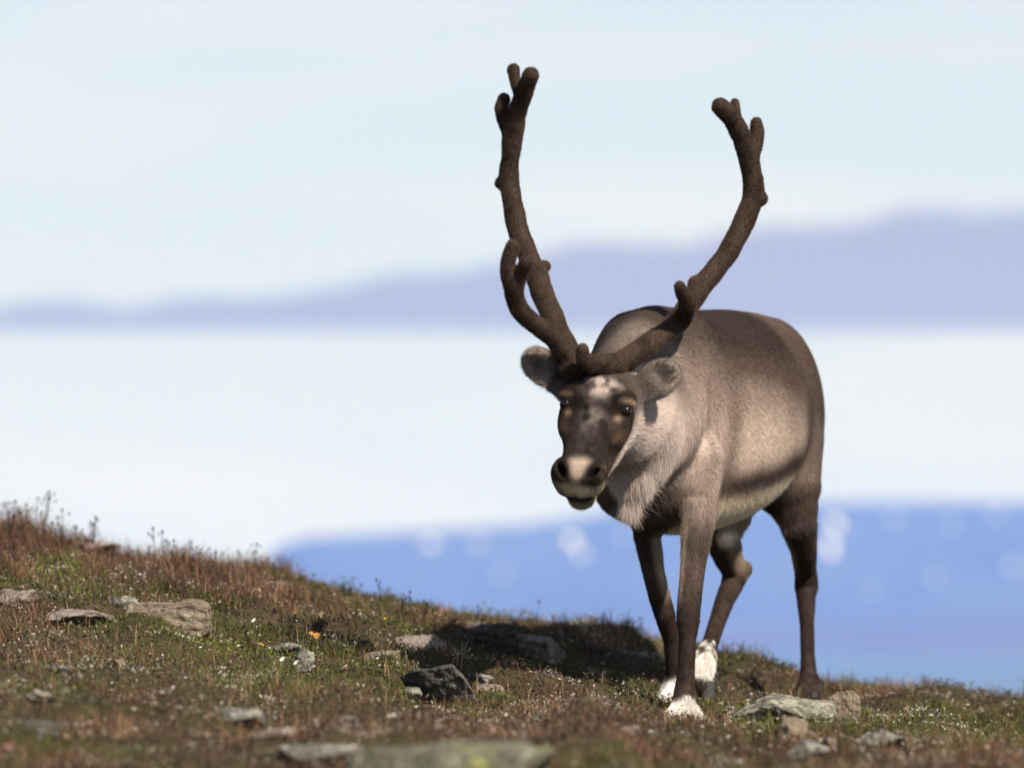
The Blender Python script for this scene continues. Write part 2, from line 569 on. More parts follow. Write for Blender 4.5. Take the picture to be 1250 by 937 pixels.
# ------------------------------------------------------------------ implicit surface modelling
class Field:
    def __init__(self, lo, hi, vox):
        self.o = np.asarray(lo, float); self.v = vox
        self.n = np.ceil((np.asarray(hi, float) - self.o) / vox).astype(int)
        self.a = np.full(self.n, 1.0, np.float32)

    def box(self, lo, hi):
        i0 = np.clip(np.floor((np.asarray(lo) - self.o) / self.v).astype(int), 0, self.n)
        i1 = np.clip(np.ceil((np.asarray(hi) - self.o) / self.v).astype(int) + 1, 0, self.n)
        sl = tuple(slice(int(p), int(q_)) for p, q_ in zip(i0, i1))
        g = [(self.o[k] + self.v * np.arange(i0[k], i1[k])).astype(np.float32) for k in range(3)]
        return sl, g[0][:, None, None], g[1][None, :, None], g[2][None, None, :]

    def add(self, fn, lo, hi, k=0.02, sub=False):
        m = k + 4 * self.v
        sl, x, y, z = self.box(np.asarray(lo) - m, np.asarray(hi) + m)
        d = fn(x, y, z).astype(np.float32)
        a = self.a[sl]
        if sub:
            a = -a
            h = np.clip(0.5 + 0.5 * (d - a) / k, 0, 1)
            self.a[sl] = -(d * (1 - h) + a * h - k * h * (1 - h))
        else:
            h = np.clip(0.5 + 0.5 * (d - a) / k, 0, 1)
            self.a[sl] = d * (1 - h) + a * h - k * h * (1 - h)

    def chain(self, pts, radii, k=0.02, sub=False):
        pts = [np.asarray(p, float) for p in pts]
        r = max(radii)
        lo = np.min(pts, 0) - r; hi = np.max(pts, 0) + r

        def fn(x, y, z):
            best = None
            for A, B, ra, rb in zip(pts[:-1], pts[1:], radii[:-1], radii[1:]):
                ab = B - A; L2 = float(ab @ ab) + 1e-12
                t = np.clip(((x - A[0]) * ab[0] + (y - A[1]) * ab[1] + (z - A[2]) * ab[2]) / L2, 0, 1)
                d = np.sqrt((x - A[0] - t * ab[0])**2 + (y - A[1] - t * ab[1])**2 + (z - A[2] - t * ab[2])**2) - (ra + (rb - ra) * t)
                best = d if best is None else np.minimum(best, d)
            return best
        self.add(fn, lo, hi, k, sub)

    def ell(self, c, axes, r, k=0.02, sub=False, e=2.0):
        """ellipsoid: centre, three unit axes, three radii"""
        c = np.asarray(c, float); R = max(r)

        def fn(x, y, z):
            q2 = 0
            for ax, rr in zip(axes, r):
                q2 = q2 + np.abs(((x - c[0]) * ax[0] + (y - c[1]) * ax[1] + (z - c[2]) * ax[2]) / rr)**e
            return (q2**(1.0 / e) - 1) * min(r)
        self.add(fn, c - R, c + R, k, sub)

    def mesh(self):
        g = openvdb.FloatGrid(background=float(4 * self.v))
        arr = np.clip(self.a, -4 * self.v, 4 * self.v).astype(np.float32)
        g.copyFromArray(arr)
        pts, quads = g.convertToQuads(isovalue=0.0)
        pts = pts.astype(np.float64) * self.v + self.o
        quads = quads.astype(np.int64)
        a, b, c = pts[quads[:, 0]], pts[quads[:, 1]], pts[quads[:, 2]]
        n = np.cross(b - a, c - a)
        if np.sum(n * (a - pts.mean(0))) < 0:
            quads = quads[:, ::-1]
        return pts, quads


def vnormals(pts, quads):
    n = np.zeros_like(pts)
    d1 = pts[quads[:, 2]] - pts[quads[:, 0]]; d2 = pts[quads[:, 3]] - pts[quads[:, 1]]
    fn_ = np.cross(d1, d2)
    for k in range(4):
        np.add.at(n, quads[:, k], fn_)
    return n / np.maximum(np.linalg.norm(n, axis=1, keepdims=True), 1e-12), np.linalg.norm(fn_, axis=1) * 0.5


# ------------------------------------------------------------------ reindeer
BASE = np.array([P(910, 850, 14.6)[0], 14.6, 0.0])
HIP = np.array([0.64, 15.10])
TH = math.radians(18)
FW = np.array([-math.sin(TH), -math.cos(TH)])
LF = np.array([math.cos(TH), -math.sin(TH)])


def loc3(a, b, z):
    p = HIP + FW * a + LF * b
    return np.array([p[0], p[1], z])


AX_F = np.array([FW[0], FW[1], 0]); AX_L = np.array([LF[0], LF[1], 0]); AX_Z = np.array([0, 0, 1.0])

# head frame: origin on the brow between the eyes, t towards the nose, s to the animal's left, n out of the forehead
HO = P(727, 489, 13.50)
H_T = unit([-0.225, -0.53, -0.81])
H_S = np.array([0.968, -0.215, -0.115]); H_S = unit(H_S - H_T * (H_S @ H_T))
H_N = unit(np.cross(H_S, H_T))
if H_N[1] > 0: H_N = -H_N


def hd(t, s, n):
    return HO + H_T * t + H_S * s + H_N * n


F = Field([-0.02, 13.22, -0.06], [1.06, 15.5, 1.2], 0.0055)

# torso: top, bottom and half width along the body
ta = [-0.33, -0.30, -0.22, -0.05, 0.20, 0.45, 0.68, 0.86, 1.00, 1.10, 1.17]
t_top = [0.86, 0.94, 1.03, 1.10, 1.096, 1.082, 1.070, 1.072, 1.045, 0.98, 0.90]
t_bot = [0.84, 0.76, 0.70, 0.62, 0.555, 0.508, 0.487, 0.50, 0.55, 0.60, 0.70]
t_hw = [0.03, 0.09, 0.145, 0.188, 0.230, 0.248, 0.226, 0.175, 0.145, 0.105, 0.04]


def torso(x, y, z):
    a = (x - HIP[0]) * FW[0] + (y - HIP[1]) * FW[1]
    b = (x - HIP[0]) * LF[0] + (y - HIP[1]) * LF[1]
    sh = a.shape
    af = a.ravel()
    top_ = cub(ta, t_top, af).reshape(sh).astype(np.float32); bot_ = cub(ta, t_bot, af).reshape(sh).astype(np.float32)
    hw_ = cub(ta, t_hw, af).reshape(sh).astype(np.float32)
    zc = (top_ * 0.45 + bot_ * 0.55); hh_ = (top_ - bot_) * 0.5
    up = np.maximum(top_ - zc, 1e-3); dn = np.maximum(zc - bot_, 1e-3)
    zz = z - zc
    qz = np.where(zz > 0, zz / up, zz / dn)
    ex_ = np.where(zz > 0, 2.05, 2.2)
    qq = (np.abs(b / hw_)**ex_ + np.abs(qz)**ex_)**(1 / ex_)
    d = (qq - 1) * np.minimum(hw_, hh_)
    end = np.maximum(np.maximum(-0.33 - a, a - 1.17), 0)
    return np.where(end > 0, np.maximum(d, end), d)


c_lo = np.minimum(loc3(-0.33, -0.3, 0.47), loc3(1.17, -0.3, 0.47)); c_lo[0] = 0.1
F.add(torso, [0.1, 13.9, 0.47], [1.03, 15.48, 1.13], 0.001)
# haunches and shoulders
for sgn in (1, -1):
    F.ell(loc3(-0.05, sgn * 0.100, 0.77), (AX_F, AX_L, AX_Z), (0.18, 0.080, 0.22), 0.07)
    F.ell(loc3(0.90, sgn * 0.105, 0.80), (unit(AX_F + 0.25 * AX_Z), AX_L, unit(AX_Z - 0.25 * AX_F)), (0.12, 0.060, 0.22), 0.05)
# brisket
F.ell(loc3(0.97, 0, 0.66), (AX_F, AX_L, AX_Z), (0.13, 0.11, 0.14), 0.06)
# sheath
F.chain([loc3(0.22, 0.02, 0.53), loc3(0.27, 0.02, 0.475)], [0.03, 0.016], 0.03)
# tail
F.chain([loc3(-0.30, 0, 0.96), loc3(-0.37, 0, 0.90), loc3(-0.38, 0, 0.82)], [0.035, 0.035, 0.02], 0.03)

# neck: flattened cones from the shoulders to the back of the head
nk = [loc3(0.92, 0, 0.82), loc3(1.08, 0.03, 0.78), P(768, 515, 13.82), hd(-0.07, 0.0, -0.115)]
for (c, d, r) in ((0, 1, (0.14, 0.17)), (1, 2, (0.125, 0.145)), (2, 3, (0.10, 0.105))):
    A, B = nk[c], nk[d]
    ax = unit(B - A); sd = unit(np.cross(ax, AX_Z)); upv = np.cross(sd, ax)
    F.ell((A + B) / 2, (ax, sd, upv), (np.linalg.norm(B - A) * 0.5 + 0.11, r[0], r[1]), 0.07)
# throat mane
F.chain([P(780, 535, 13.86), P(772, 575, 13.84), P(768, 604, 13.84)], [0.078, 0.050, 0.020], 0.05)
F.chain([P(808, 525, 14.02), P(788, 560, 13.92)], [0.085, 0.05], 0.05)

# legs: pixel path, distance, radius
LEGS = {
    'fl': [(856, 560, 14.14, .062), (854, 610, 14.13, .047), (851, 645, 14.09, .0375), (846, 690, 14.04, .0305), (841, 738, 13.99, .0295), (840, 757, 13.985, .0290),
           (839, 780, 13.98, .0215), (838, 815, 13.975, .0205), (836, 838, 13.97, .0245), (834, 856, 13.95, .0270), (834, 870, 13.945, .034)],
    'fr': [(800, 575, 14.22, .070), (796, 620, 14.26, .048), (790, 650, 14.28, .033), (797, 695, 14.30, .0275), (805, 728, 14.30, .0275), (811, 748, 14.31, .0265),
           (819, 780, 14.35, .0195), (822, 812, 14.38, .0195), (822, 830, 14.40, .0235), (822, 848, 14.41, .027)],
    'hl': [(958, 540, 15.06, .105), (964, 590, 15.02, .085), (974, 635, 15.02, .050), (981, 670, 15.10, .0355), (983, 696, 15.20, .0295), (984, 714, 15.22, .0285), (984, 732, 15.21, .0250),
           (985, 760, 15.19, .0190), (986, 800, 15.175, .0185), (987, 822, 15.165, .0225), (988, 840, 15.14, .029)],
    'hr': [(895, 570, 14.98, .10), (886, 620, 14.92, .072), (882, 655, 14.92, .046), (889, 680, 14.98, .038), (897, 697, 15.02, .034), (894, 712, 15.01, .030), (885, 732, 14.97, .0255),
           (875, 760, 14.88, .0215), (867, 785, 14.80, .0210), (862, 799, 14.74, .0265), (857, 822, 14.67, .025), (857, 838, 14.64, .027)],
}
LEGP = {}
for nm, L in LEGS.items():
    pts = [P(u, v, y) for (u, v, y, r) in L]
    LEGP[nm] = (np.array(pts), np.array([l[3] for l in L]))
    F.chain(pts, [l[3] * 0.99 for l in L], 0.03)
# spread toes under the white hoof fur
for (q0, q1) in (((833, 860, 13.95), (820, 877, 13.91)), ((836, 860, 13.95), (850, 877, 13.93)), ((821, 838, 14.40), (814, 855, 14.37)), ((823, 838, 14.40), (830, 855, 14.38)),
                 ((987, 832, 15.15), (979, 847, 15.10)), ((989, 832, 15.15), (997, 847, 15.11))):
    F.chain([P(*q0), P(*q1)], [0.020, 0.019], 0.015)
# point of the hock, back of the knee
F.chain([P(908, 694, 15.06), P(902, 704, 15.05)], [0.022, 0.02], 0.03)
F.chain([P(985, 700, 15.25), P(985, 715, 15.24)], [0.026, 0.022], 0.03)

# head
hta = [-0.17, -0.15, -0.10, -0.05, 0.0, 0.05, 0.10, 0.15, 0.195, 0.225, 0.245, 0.255]
h_top = [-0.09, -0.05, -0.012, 0.002, 0.004, -0.003, -0.008, -0.010, -0.006, -0.016, -0.035, -0.05]
h_bot = [-0.12, -0.17, -0.195, -0.205, -0.205, -0.195, -0.172, -0.145, -0.122, -0.110, -0.095, -0.07]
h_hw = [0.02, 0.055, 0.076, 0.083, 0.081, 0.071, 0.063, 0.059, 0.060, 0.056, 0.043, 0.02]


def head(x, y, z):
    dx, dy, dz = x - HO[0], y - HO[1], z - HO[2]
    t = dx * H_T[0] + dy * H_T[1] + dz * H_T[2]
    s_ = dx * H_S[0] + dy * H_S[1] + dz * H_S[2]
    n = dx * H_N[0] + dy * H_N[1] + dz * H_N[2]
    sh = t.shape; tf = t.ravel()
    tp = cub(hta, h_top, tf).reshape(sh); bt = cub(hta, h_bot, tf).reshape(sh); hw_ = cub(hta, h_hw, tf).reshape(sh)
    zc = tp * 0.55 + bt * 0.45
    up = np.maximum(tp - zc, 1e-3); dn = np.maximum(zc - bt, 1e-3)
    zz = n - zc
    # the jaw is narrower than the cheekbones
    hwz = hw_ * (1 - (0.25 + 0.2 * sstep(t, 0.12, 0.2)) * np.clip(-zz / dn, 0, 1))
    q = (np.abs(s_ / hwz)**2.4 + np.abs(np.where(zz > 0, zz / up, zz / dn))**2.4)**(1 / 2.4)
    d = (q - 1) * np.minimum(hw_, (tp - bt) * 0.5)
    end = np.maximum(np.maximum(-0.17 - t, t - 0.255), 0)
    return np.where(end > 0, np.maximum(d, end), d)


hlo = HO - 0.30; hhi = HO + np.array([0.2, 0.3, 0.2])
F.add(head, hlo, hhi, 0.03)
HA = (H_T, H_S, H_N)
for sgn in (1, -1):
    # brow ridge above the eye, cheekbone below it, nostril wing
    F.ell(hd(-0.022, sgn * 0.074, -0.012), HA, (0.026, 0.021, 0.018), 0.028)
    F.ell(hd(0.034, sgn * 0.072, -0.048), HA, (0.040, 0.018, 0.026), 0.03)
    F.ell(hd(0.200, sgn * 0.046, -0.030), HA, (0.032, 0.022, 0.028), 0.02)
# hollow of the nose bridge beside the cheek bones, ridge down the middle
for sgn in (1, -1):
    F.ell(hd(0.085, sgn * 0.070, 0.012), HA, (0.055, 0.020, 0.020), 0.02, sub=True)
F.chain([hd(0.02, 0, -0.016), hd(0.15, 0, -0.024)], [0.022, 0.020], 0.02)
# lower jaw tip
F.ell(hd(0.212, 0.002, -0.111), HA, (0.036, 0.033, 0.019), 0.012)
# eye sockets, nostrils, mouth
EYES = {}
for sgn in (1, -1):
    EYES[sgn] = hd(0.008, sgn * 0.0750, -0.0185)
    F.ell(hd(0.009, sgn * 0.089, -0.006), HA, (0.0078, 0.017, 0.017), 0.004, sub=True)
    F.ell(hd(0.208, sgn * 0.040, -0.016), (unit(H_T - 0.75 * sgn * H_S), unit(H_S + 0.75 * sgn * H_T), H_N), (0.021, 0.0085, 0.024), 0.006, sub=True)
F.ell(hd(0.238, 0.004, -0.074), HA, (0.046, 0.034, 0.0135), 0.005, sub=True, e=2.6)

# ears: cupped, the hollow turned to the front
EARS = []
for (b_, tip, r) in ((P(684, 464, 13.62), P(645, 434, 13.62), 0.042), (P(783, 474, 13.58), P(825, 452, 13.59), 0.042)):
    ax = unit(tip - b_); fr = np.array([0, -1, 0.15]); fr = unit(fr - ax * (fr @ ax)); sd = np.cross(ax, fr)
    c = b_ + (tip - b_) * 0.5
    Ln = np.linalg.norm(tip - b_)
    F.ell(c, (ax, sd, fr), (Ln * 0.60, r, 0.020), 0.012, e=2.2)
    F.ell(c + ax * 0.006 + fr * 0.0215, (ax, sd, fr), (Ln * 0.47, r * 0.76, 0.022), 0.006, sub=True)
    F.chain([b_ - ax * 0.03 - fr * 0.01, b_ + ax * 0.012 - fr * 0.006], [0.034, 0.024], 0.02)
    EARS.append((c, ax, sd, fr, Ln, r))

bp_, bq_ = F.mesh()
del F
bn_, ba_ = vnormals(bp_, bq_)


def seg_dist(p, pts):
    """distance to a polyline and the position along it"""
    best = np.full(len(p), 9.0); par = np.zeros(len(p)); dirv = np.zeros((len(p), 3))
    for k in range(len(pts) - 1):
        ab = pts[k + 1] - pts[k]
        t = np.clip(((p - pts[k]) @ ab) / (ab @ ab), 0, 1)
        d = np.linalg.norm(p - pts[k] - t[:, None] * ab, axis=1)
        m = d < best
        best[m] = d[m]; par[m] = k + t[m]; dirv[m] = unit(ab)
    return best, par, dirv


def lerp(c, d, w_):
    return c + (np.asarray(d) - c) * w_[:, None]


def coat(p, n):
    """the animal's own coat: colour, hair length, lie of the hair, density"""
    N = len(p)
    a = (p[:, :2] - HIP) @ FW; b = (p[:, :2] - HIP) @ LF; z = p[:, 2]
    big = fbm(p, 6.0, 3, 21); fine = fbm(p, 45.0, 2, 22)
    zz = z + (big - 0.5) * 0.07
    # flank gradient from the dark back to the pale side
    zs = [0.50, 0.66, 0.74, 0.82, 0.90, 0.98, 1.10]
    cs = np.array([[.40, .32, .26], [.46, .37, .305], [.40, .322, .268], [.215, .168, .138], [.075, .053, .042], [.034, .0235, .0185], [.027, .019, .0155]])
    col = np.stack([np.interp(zz, zs, cs[:, k]) for k in range(3)], 1)
    # shoulder and neck are greyer and paler
    sh = sstep(a, 0.76, 0.86)
    cs2 = np.array([[.30, .235, .20], [.34, .27, .232], [.37, .292, .252], [.28, .218, .183], [.145, .110, .091], [.054, .040, .033], [.033, .024, .020]])
    shc = np.stack([np.interp(zz, zs, cs2[:, k]) for k in range(3)], 1)
    col = col + (shc - col) * sh[:, None]
    # crease shade painted into the coat behind the shoulder and along the neck root
    crease_shade = np.exp(-((a - 0.80 + 0.1 * (z - 0.75)) / 0.040)**2) * sstep(z, 0.98, 0.80)
    col = lerp(col, [.13, .098, .08], 0.75 * crease_shade)
    crease_shade2 = np.exp(-((a - 0.99 + 0.12 * (z - 0.75)) / 0.014)**2) * sstep(z, 0.95, 0.85)
    col = lerp(col, [.14, .105, .088], 0.5 * crease_shade2)
    # rump
    rump = sstep(a, 0.27, 0.13)
    col = lerp(col, [.080, .057, .046], 0.9 * rump)
    # dark stripe low on the flank, cream belly under it
    sc = 0.598 + (0.80 - a) * 0.160 + (big - 0.5) * 0.03
    inb = sstep(a, 0.88, 0.76) * sstep(a, 0.12, 0.24)
    belly = sstep(z, sc - 0.022, sc - 0.044) * inb
    col = lerp(col, [.80, .69, .54], belly)
    stripe = np.exp(-(np.abs(z - sc) / 0.040)**2.2) * inb
    col = lerp(col, [.055, .038, .031], 0.97 * stripe)
    under = sstep(z, 0.53, 0.50) * sstep(-n[:, 2], 0.6, 0.9) * inb
    col = lerp(col, [.78, .68, .54], under)
    # brown brisket between the fore legs, darkened to paint in the neck's shade
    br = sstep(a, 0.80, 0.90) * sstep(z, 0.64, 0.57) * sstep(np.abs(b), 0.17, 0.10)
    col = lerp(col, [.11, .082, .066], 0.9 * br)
    ln = np.full(N, 0.0125); den = np.ones(N)
    g = np.tile(-AX_F + np.array([0, 0, -0.35]), (N, 1)) + n * 0.0
    g += (np.abs(b) / 0.25 * np.where(z < 0.9, 1, 0.4))[:, None] * np.array([0, 0, -0.35])
    tilt = np.full(N, 0.20)
    ln = ln + 0.010 * belly + 0.008 * br

    # neck and throat mane
    nd, npar, nv = seg_dist(p, np.array([loc3(1.02, 0, 0.80), nk[2], hd(-0.09, 0, -0.10)]))
    nkw = sstep(a, 1.02, 1.14) * np.maximum(sstep(z, 0.60, 0.68), sstep(a, 1.12, 1.2))
    pale = np.array([.36, .29, .255])
    col = lerp(col, pale, nkw * (0.6 + 0.4 * sstep(z, 0.95, 0.8)))
    topn = nkw * sstep(n[:, 2], 0.1, 0.6)
    col = lerp(col, [.13, .10, .083], 0.85 * topn)
    thr, tpar, tv = seg_dist(p, np.array([P(760, 500, 13.80), P(778, 545, 13.86), P(772, 620, 13.84)]))
    mane = sstep(thr, 0.19, 0.07) * nkw
    col = lerp(col, [.60, .515, .465], mane * 0.9)
    col = lerp(col, [.48, .39, .33], 0.8 * mane * sstep(z, 0.60, 0.53))
    g = g + nkw[:, None] * (np.array([0.10, 0.15, -1.1]) - g) * 0.85
    ln = ln + nkw * 0.004 + mane * sstep(z, 0.68, 0.57) * 0.025 + mane * 0.006
    tilt = tilt + 0.12 * mane
    den = den + 0.8 * mane

    # legs
    for nm, (pts, rad) in LEGP.items():
        k0 = 2 if nm[0] == 'f' else 2
        d, par, dv = seg_dist(p, pts)
        r = np.interp(par, np.arange(len(rad)), rad)
        zlow = 0.60 if nm[0] == 'f' else 0.66
        w_ = sstep(d, r * 1.6 + 0.012 + 0.04 * sstep(par, len(rad) - 3.0, len(rad) - 1.5), r * 1.25 + 0.02 * sstep(par, len(rad) - 3.0, len(rad) - 1.5)) * sstep(z, zlow, zlow - 0.10)
        lc = np.tile(np.array([.034, .023, .0185]), (N, 1))
        lc = lerp(lc, [.070, .050, .041], sstep(par, 4.5, 2.5))
        lc = lerp(lc, [.24, .19, .165], 0.8 * sstep(par, 2.6, 1.2) * (nm == 'fl'))
        lc = lc * (0.45 + 1.1 * fbm(p * np.array([1, 1, 0.3]), 60.0, 3, 23))[:, None]
        # pale inner side of the upper leg and pale back edge
        inner = sstep((n @ AX_L) * (-1 if nm[1] == 'l' else 1), 0.2, 0.8)
        lc = lerp(lc, [.36, .28, .21], inner * sstep(par, 4.6, 3.0) * 0.9)
        bk = sstep(n @ AX_F, -0.55, -0.9)
        lc = lerp(lc, [.36, .27, .20], bk * 0.7 * (nm[0] == 'h'))
        # white band over the hoof
        last = len(rad) - 1
        zb = p[:, 2] - pts[last][2]
        if nm == 'hr':
            wb = sstep(par + 2.6 * (fbm(p, 70.0, 2, 24) - 0.5), last - 2.4, last - 1.8) * sstep(zb + 0.05 * (fine - 0.5), 0.02, 0.036)
        elif nm == 'hl':
            wb = np.zeros(N)
        else:
            hi_ = 0.044 if nm == 'fl' else 0.055
            wb = sstep(zb + 0.04 * (fine - 0.5), hi_, hi_ - 0.018)
        lc = lerp(lc, [.70, .655, .60], wb)
        col = col + (lc - col) * w_[:, None]
        gl = dv + n * 0.1
        g = g + w_[:, None] * (gl - g)
        ln = ln + w_ * (0.011 + 0.018 * wb + 0.012 * sstep(par, 3.5, 1.5) - ln)
        tilt = tilt + w_ * (0.22 - tilt)
        den = den + w_ * 0.8

    # head
    r_ = p - HO
    t = r_ @ H_T; s_ = r_ @ H_S; q = r_ @ H_N
    hw_ = np.maximum(sstep(t - 0.6 * (q + 0.1), -0.135, -0.085), sstep(t, -0.19, -0.15) * sstep(q, -0.12, -0.08)) * sstep(np.abs(s_), 0.15, 0.125) * (t < 0.32) * (q > -0.26)
    dark = np.array([.013, .0092, .008])
    hc = np.tile(dark, (N, 1))
    hc = hc * (0.35 + 1.3 * fbm(p, 38.0, 3, 33))[:, None]
    streak = sstep(fbm(p + H_T * 0.5, 26.0, 3, 34), 0.50, 0.70)
    hc = lerp(hc, [.075, .056, .046], 0.4 * streak)
    cheek = sstep(np.abs(s_), 0.045, 0.075) * sstep(t, 0.03, 0.09) * sstep(t, 0.22, 0.18)
    hc = lerp(hc, [.10, .064, .045], cheek * 0.85 * sstep(fbm(p, 30.0, 3, 36), 0.30, 0.60))
    # jaw runs into the pale throat
    jaw = sstep(q + 0.35 * (t - 0.05), -0.07, -0.15) * sstep(t, 0.20, 0.12)
    hc = lerp(hc, [.55, .465, .42], jaw)
    fore = np.exp(-((t + 0.040) / 0.026)**2 - ((s_ - 0.004) / 0.040)**2)
    hc = lerp(hc, [.46, .375, .33], np.clip(1.5 * fore, 0, 1) * (0.15 + 0.85 * sstep(fbm(p, 48.0, 3, 31), 0.40, 0.58)))
    frost = np.exp(-((t - 0.05) / 0.05)**2 - (s_ / 0.03)**2)
    hc = lerp(hc, [.16, .132, .122], frost * 0.95 * sstep(fine, 0.3, 0.7))
    back = sstep(t, -0.06, -0.10)
    hc = lerp(hc, [.06, .045, .036], back * (1 - jaw))
    for sgn in (1, -1):
        e = r_ - (EYES[sgn] - HO)
        et, es, eq_ = e @ H_T, e @ H_S, e @ H_N
        hc = lerp(hc, [.007, .005, .0045], 0.95 * np.exp(-((et + 0.012) / 0.036)**4 - ((es + sgn * 0.012) / 0.040)**4 - (eq_ / 0.045)**4))
        ring = np.exp(-((et + 0.017) / 0.0065)**2 - ((eq_ - 0.004) / 0.016)**2 - ((es - sgn * 0.004) / 0.020)**4) * (sgn * s_ > 0.03)
        ring = ring + 0.8 * np.exp(-((et - 0.029) / 0.008)**2 - ((eq_ - 0.010) / 0.012)**2 - ((es + sgn * 0.012) / 0.008)**2) * (sgn * s_ > 0.03)
        hc = lerp(hc, [.34, .225, .145], np.clip(1.4 * ring, 0, 1) * (0.95 if sgn > 0 else 0.75))
        rim = np.exp(-(np.sqrt(et**2 + eq_**2) / 0.016)**4) * (sgn * s_ > 0.05)
        hc = lerp(hc, [.012, .009, .008], rim)
        nostril = np.exp(-(np.linalg.norm(p - hd(0.213, sgn * 0.031, -0.014), axis=1) / 0.019)**6)
    nhole = np.zeros(N)
    patch = np.exp(-((t - 0.200) / 0.030)**4 - (s_ / (0.027 - 0.30 * np.clip(t - 0.18, 0, 0.05)))**4) * sstep(q, -0.06, -0.03)
    hc = lerp(hc, [.40, .32, .255], patch * 0.95)
    lip = sstep(t, 0.205, 0.225) * sstep(q, -0.022, -0.04)
    hc = lerp(hc, [.22, .185, .135], lip)
    chin = sstep(q, -0.075, -0.085) * sstep(t, 0.165, 0.185)
    hc = lerp(hc, [.32, .27, .19], chin)
    for sgn in (1, -1):
        nq = p - hd(0.208, sgn * 0.040, -0.016)
        nostril = np.exp(-(((nq @ unit(H_T - 0.75 * sgn * H_S)) / 0.024)**2 + ((nq @ unit(H_S + 0.75 * sgn * H_T)) / 0.0118)**2 + ((nq @ H_N) / 0.03)**2)**3)
        nhole = np.maximum(nhole, nostril > 0.4)
        hc = lerp(hc, [.008, .006, .006], nostril)
    mouth = np.exp(-((q + 0.074) / 0.0195)**6) * sstep(t, 0.19, 0.205) * sstep(np.abs(s_), 0.042, 0.034)
    hc = lerp(hc, [.012, .008, .008], mouth)
    col = col + (hc - col) * hw_[:, None]
    gh = -H_T[None, :] + H_S[None, :] * (s_ * 6)[:, None] - H_N[None, :] * 0.5 * sstep(np.abs(s_), 0.05, 0.09)[:, None]
    g = g + hw_[:, None] * (gh - g)
    hl_ = 0.007 + 0.005 * fore + 0.016 * jaw + 0.004 * chin
    ln = ln + hw_ * (hl_ - ln)
    tilt = tilt + hw_ * (0.25 - tilt)
    den = den + hw_ * 3.0
    hole = np.zeros(N)
    for sgn in (1, -1):
        hole = np.maximum(hole, nhole)
        hole = np.maximum(hole, np.linalg.norm(p - EYES[sgn], axis=1) < 0.0195)
    hole = np.maximum(hole, mouth > 0.5)
    # ears
    for (c, ax, sd, fr, Ln, rr) in EARS:
        e = p - c
        w_ = sstep(np.linalg.norm(e / 1.0, axis=1), 0.072, 0.058) * sstep(e @ ax, -0.035, -0.015)
        inside = sstep(n @ fr, 0.1, 0.6) * sstep(np.sqrt((e @ ax / (Ln * 0.55))**2 + (e @ sd / rr)**2), 1.0, 0.8)
        ec = np.tile(np.array([.085, .066, .055]), (N, 1))
        ec = lerp(ec, [.27, .225, .19], inside * (0.3 + 1.2 * fine))
        rimc = sstep(np.sqrt((e @ ax / (Ln * 0.6))**2 + (e @ sd / rr)**2), 0.78, 0.95) * sstep(n @ fr, -0.2, 0.3)
        ec = lerp(ec, [.26, .21, .175], rimc * 0.8)
        col = col + (ec - col) * w_[:, None]
        ge = ax[None, :] + sd[None, :] * ((e @ sd) * 12)[:, None]
        g = g + w_[:, None] * (ge - g)
        ln = ln + w_ * (0.013 + 0.006 * inside - ln)
        tilt = tilt + w_ * (0.45 + 0.3 * inside - tilt)
    col = np.clip(col * (0.86 + 0.28 * fbm(p, 16.0, 3, 41))[:, None], 0.004, 0.85)
    return col, ln, g, tilt, den * (1 - hole)


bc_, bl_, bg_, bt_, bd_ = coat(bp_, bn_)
deer = bpy.data.objects.new('reindeer', None)
deer.empty_display_size = 0.3
link(deer)
deer.location = BASE
tag(deer, 'brown reindeer with tall velvet antlers walking over the stony tundra towards the viewer', 'reindeer')
body = obj('body', mesh_np('body', bp_ - BASE, bq_, M['coat'], True, bc_), deer)


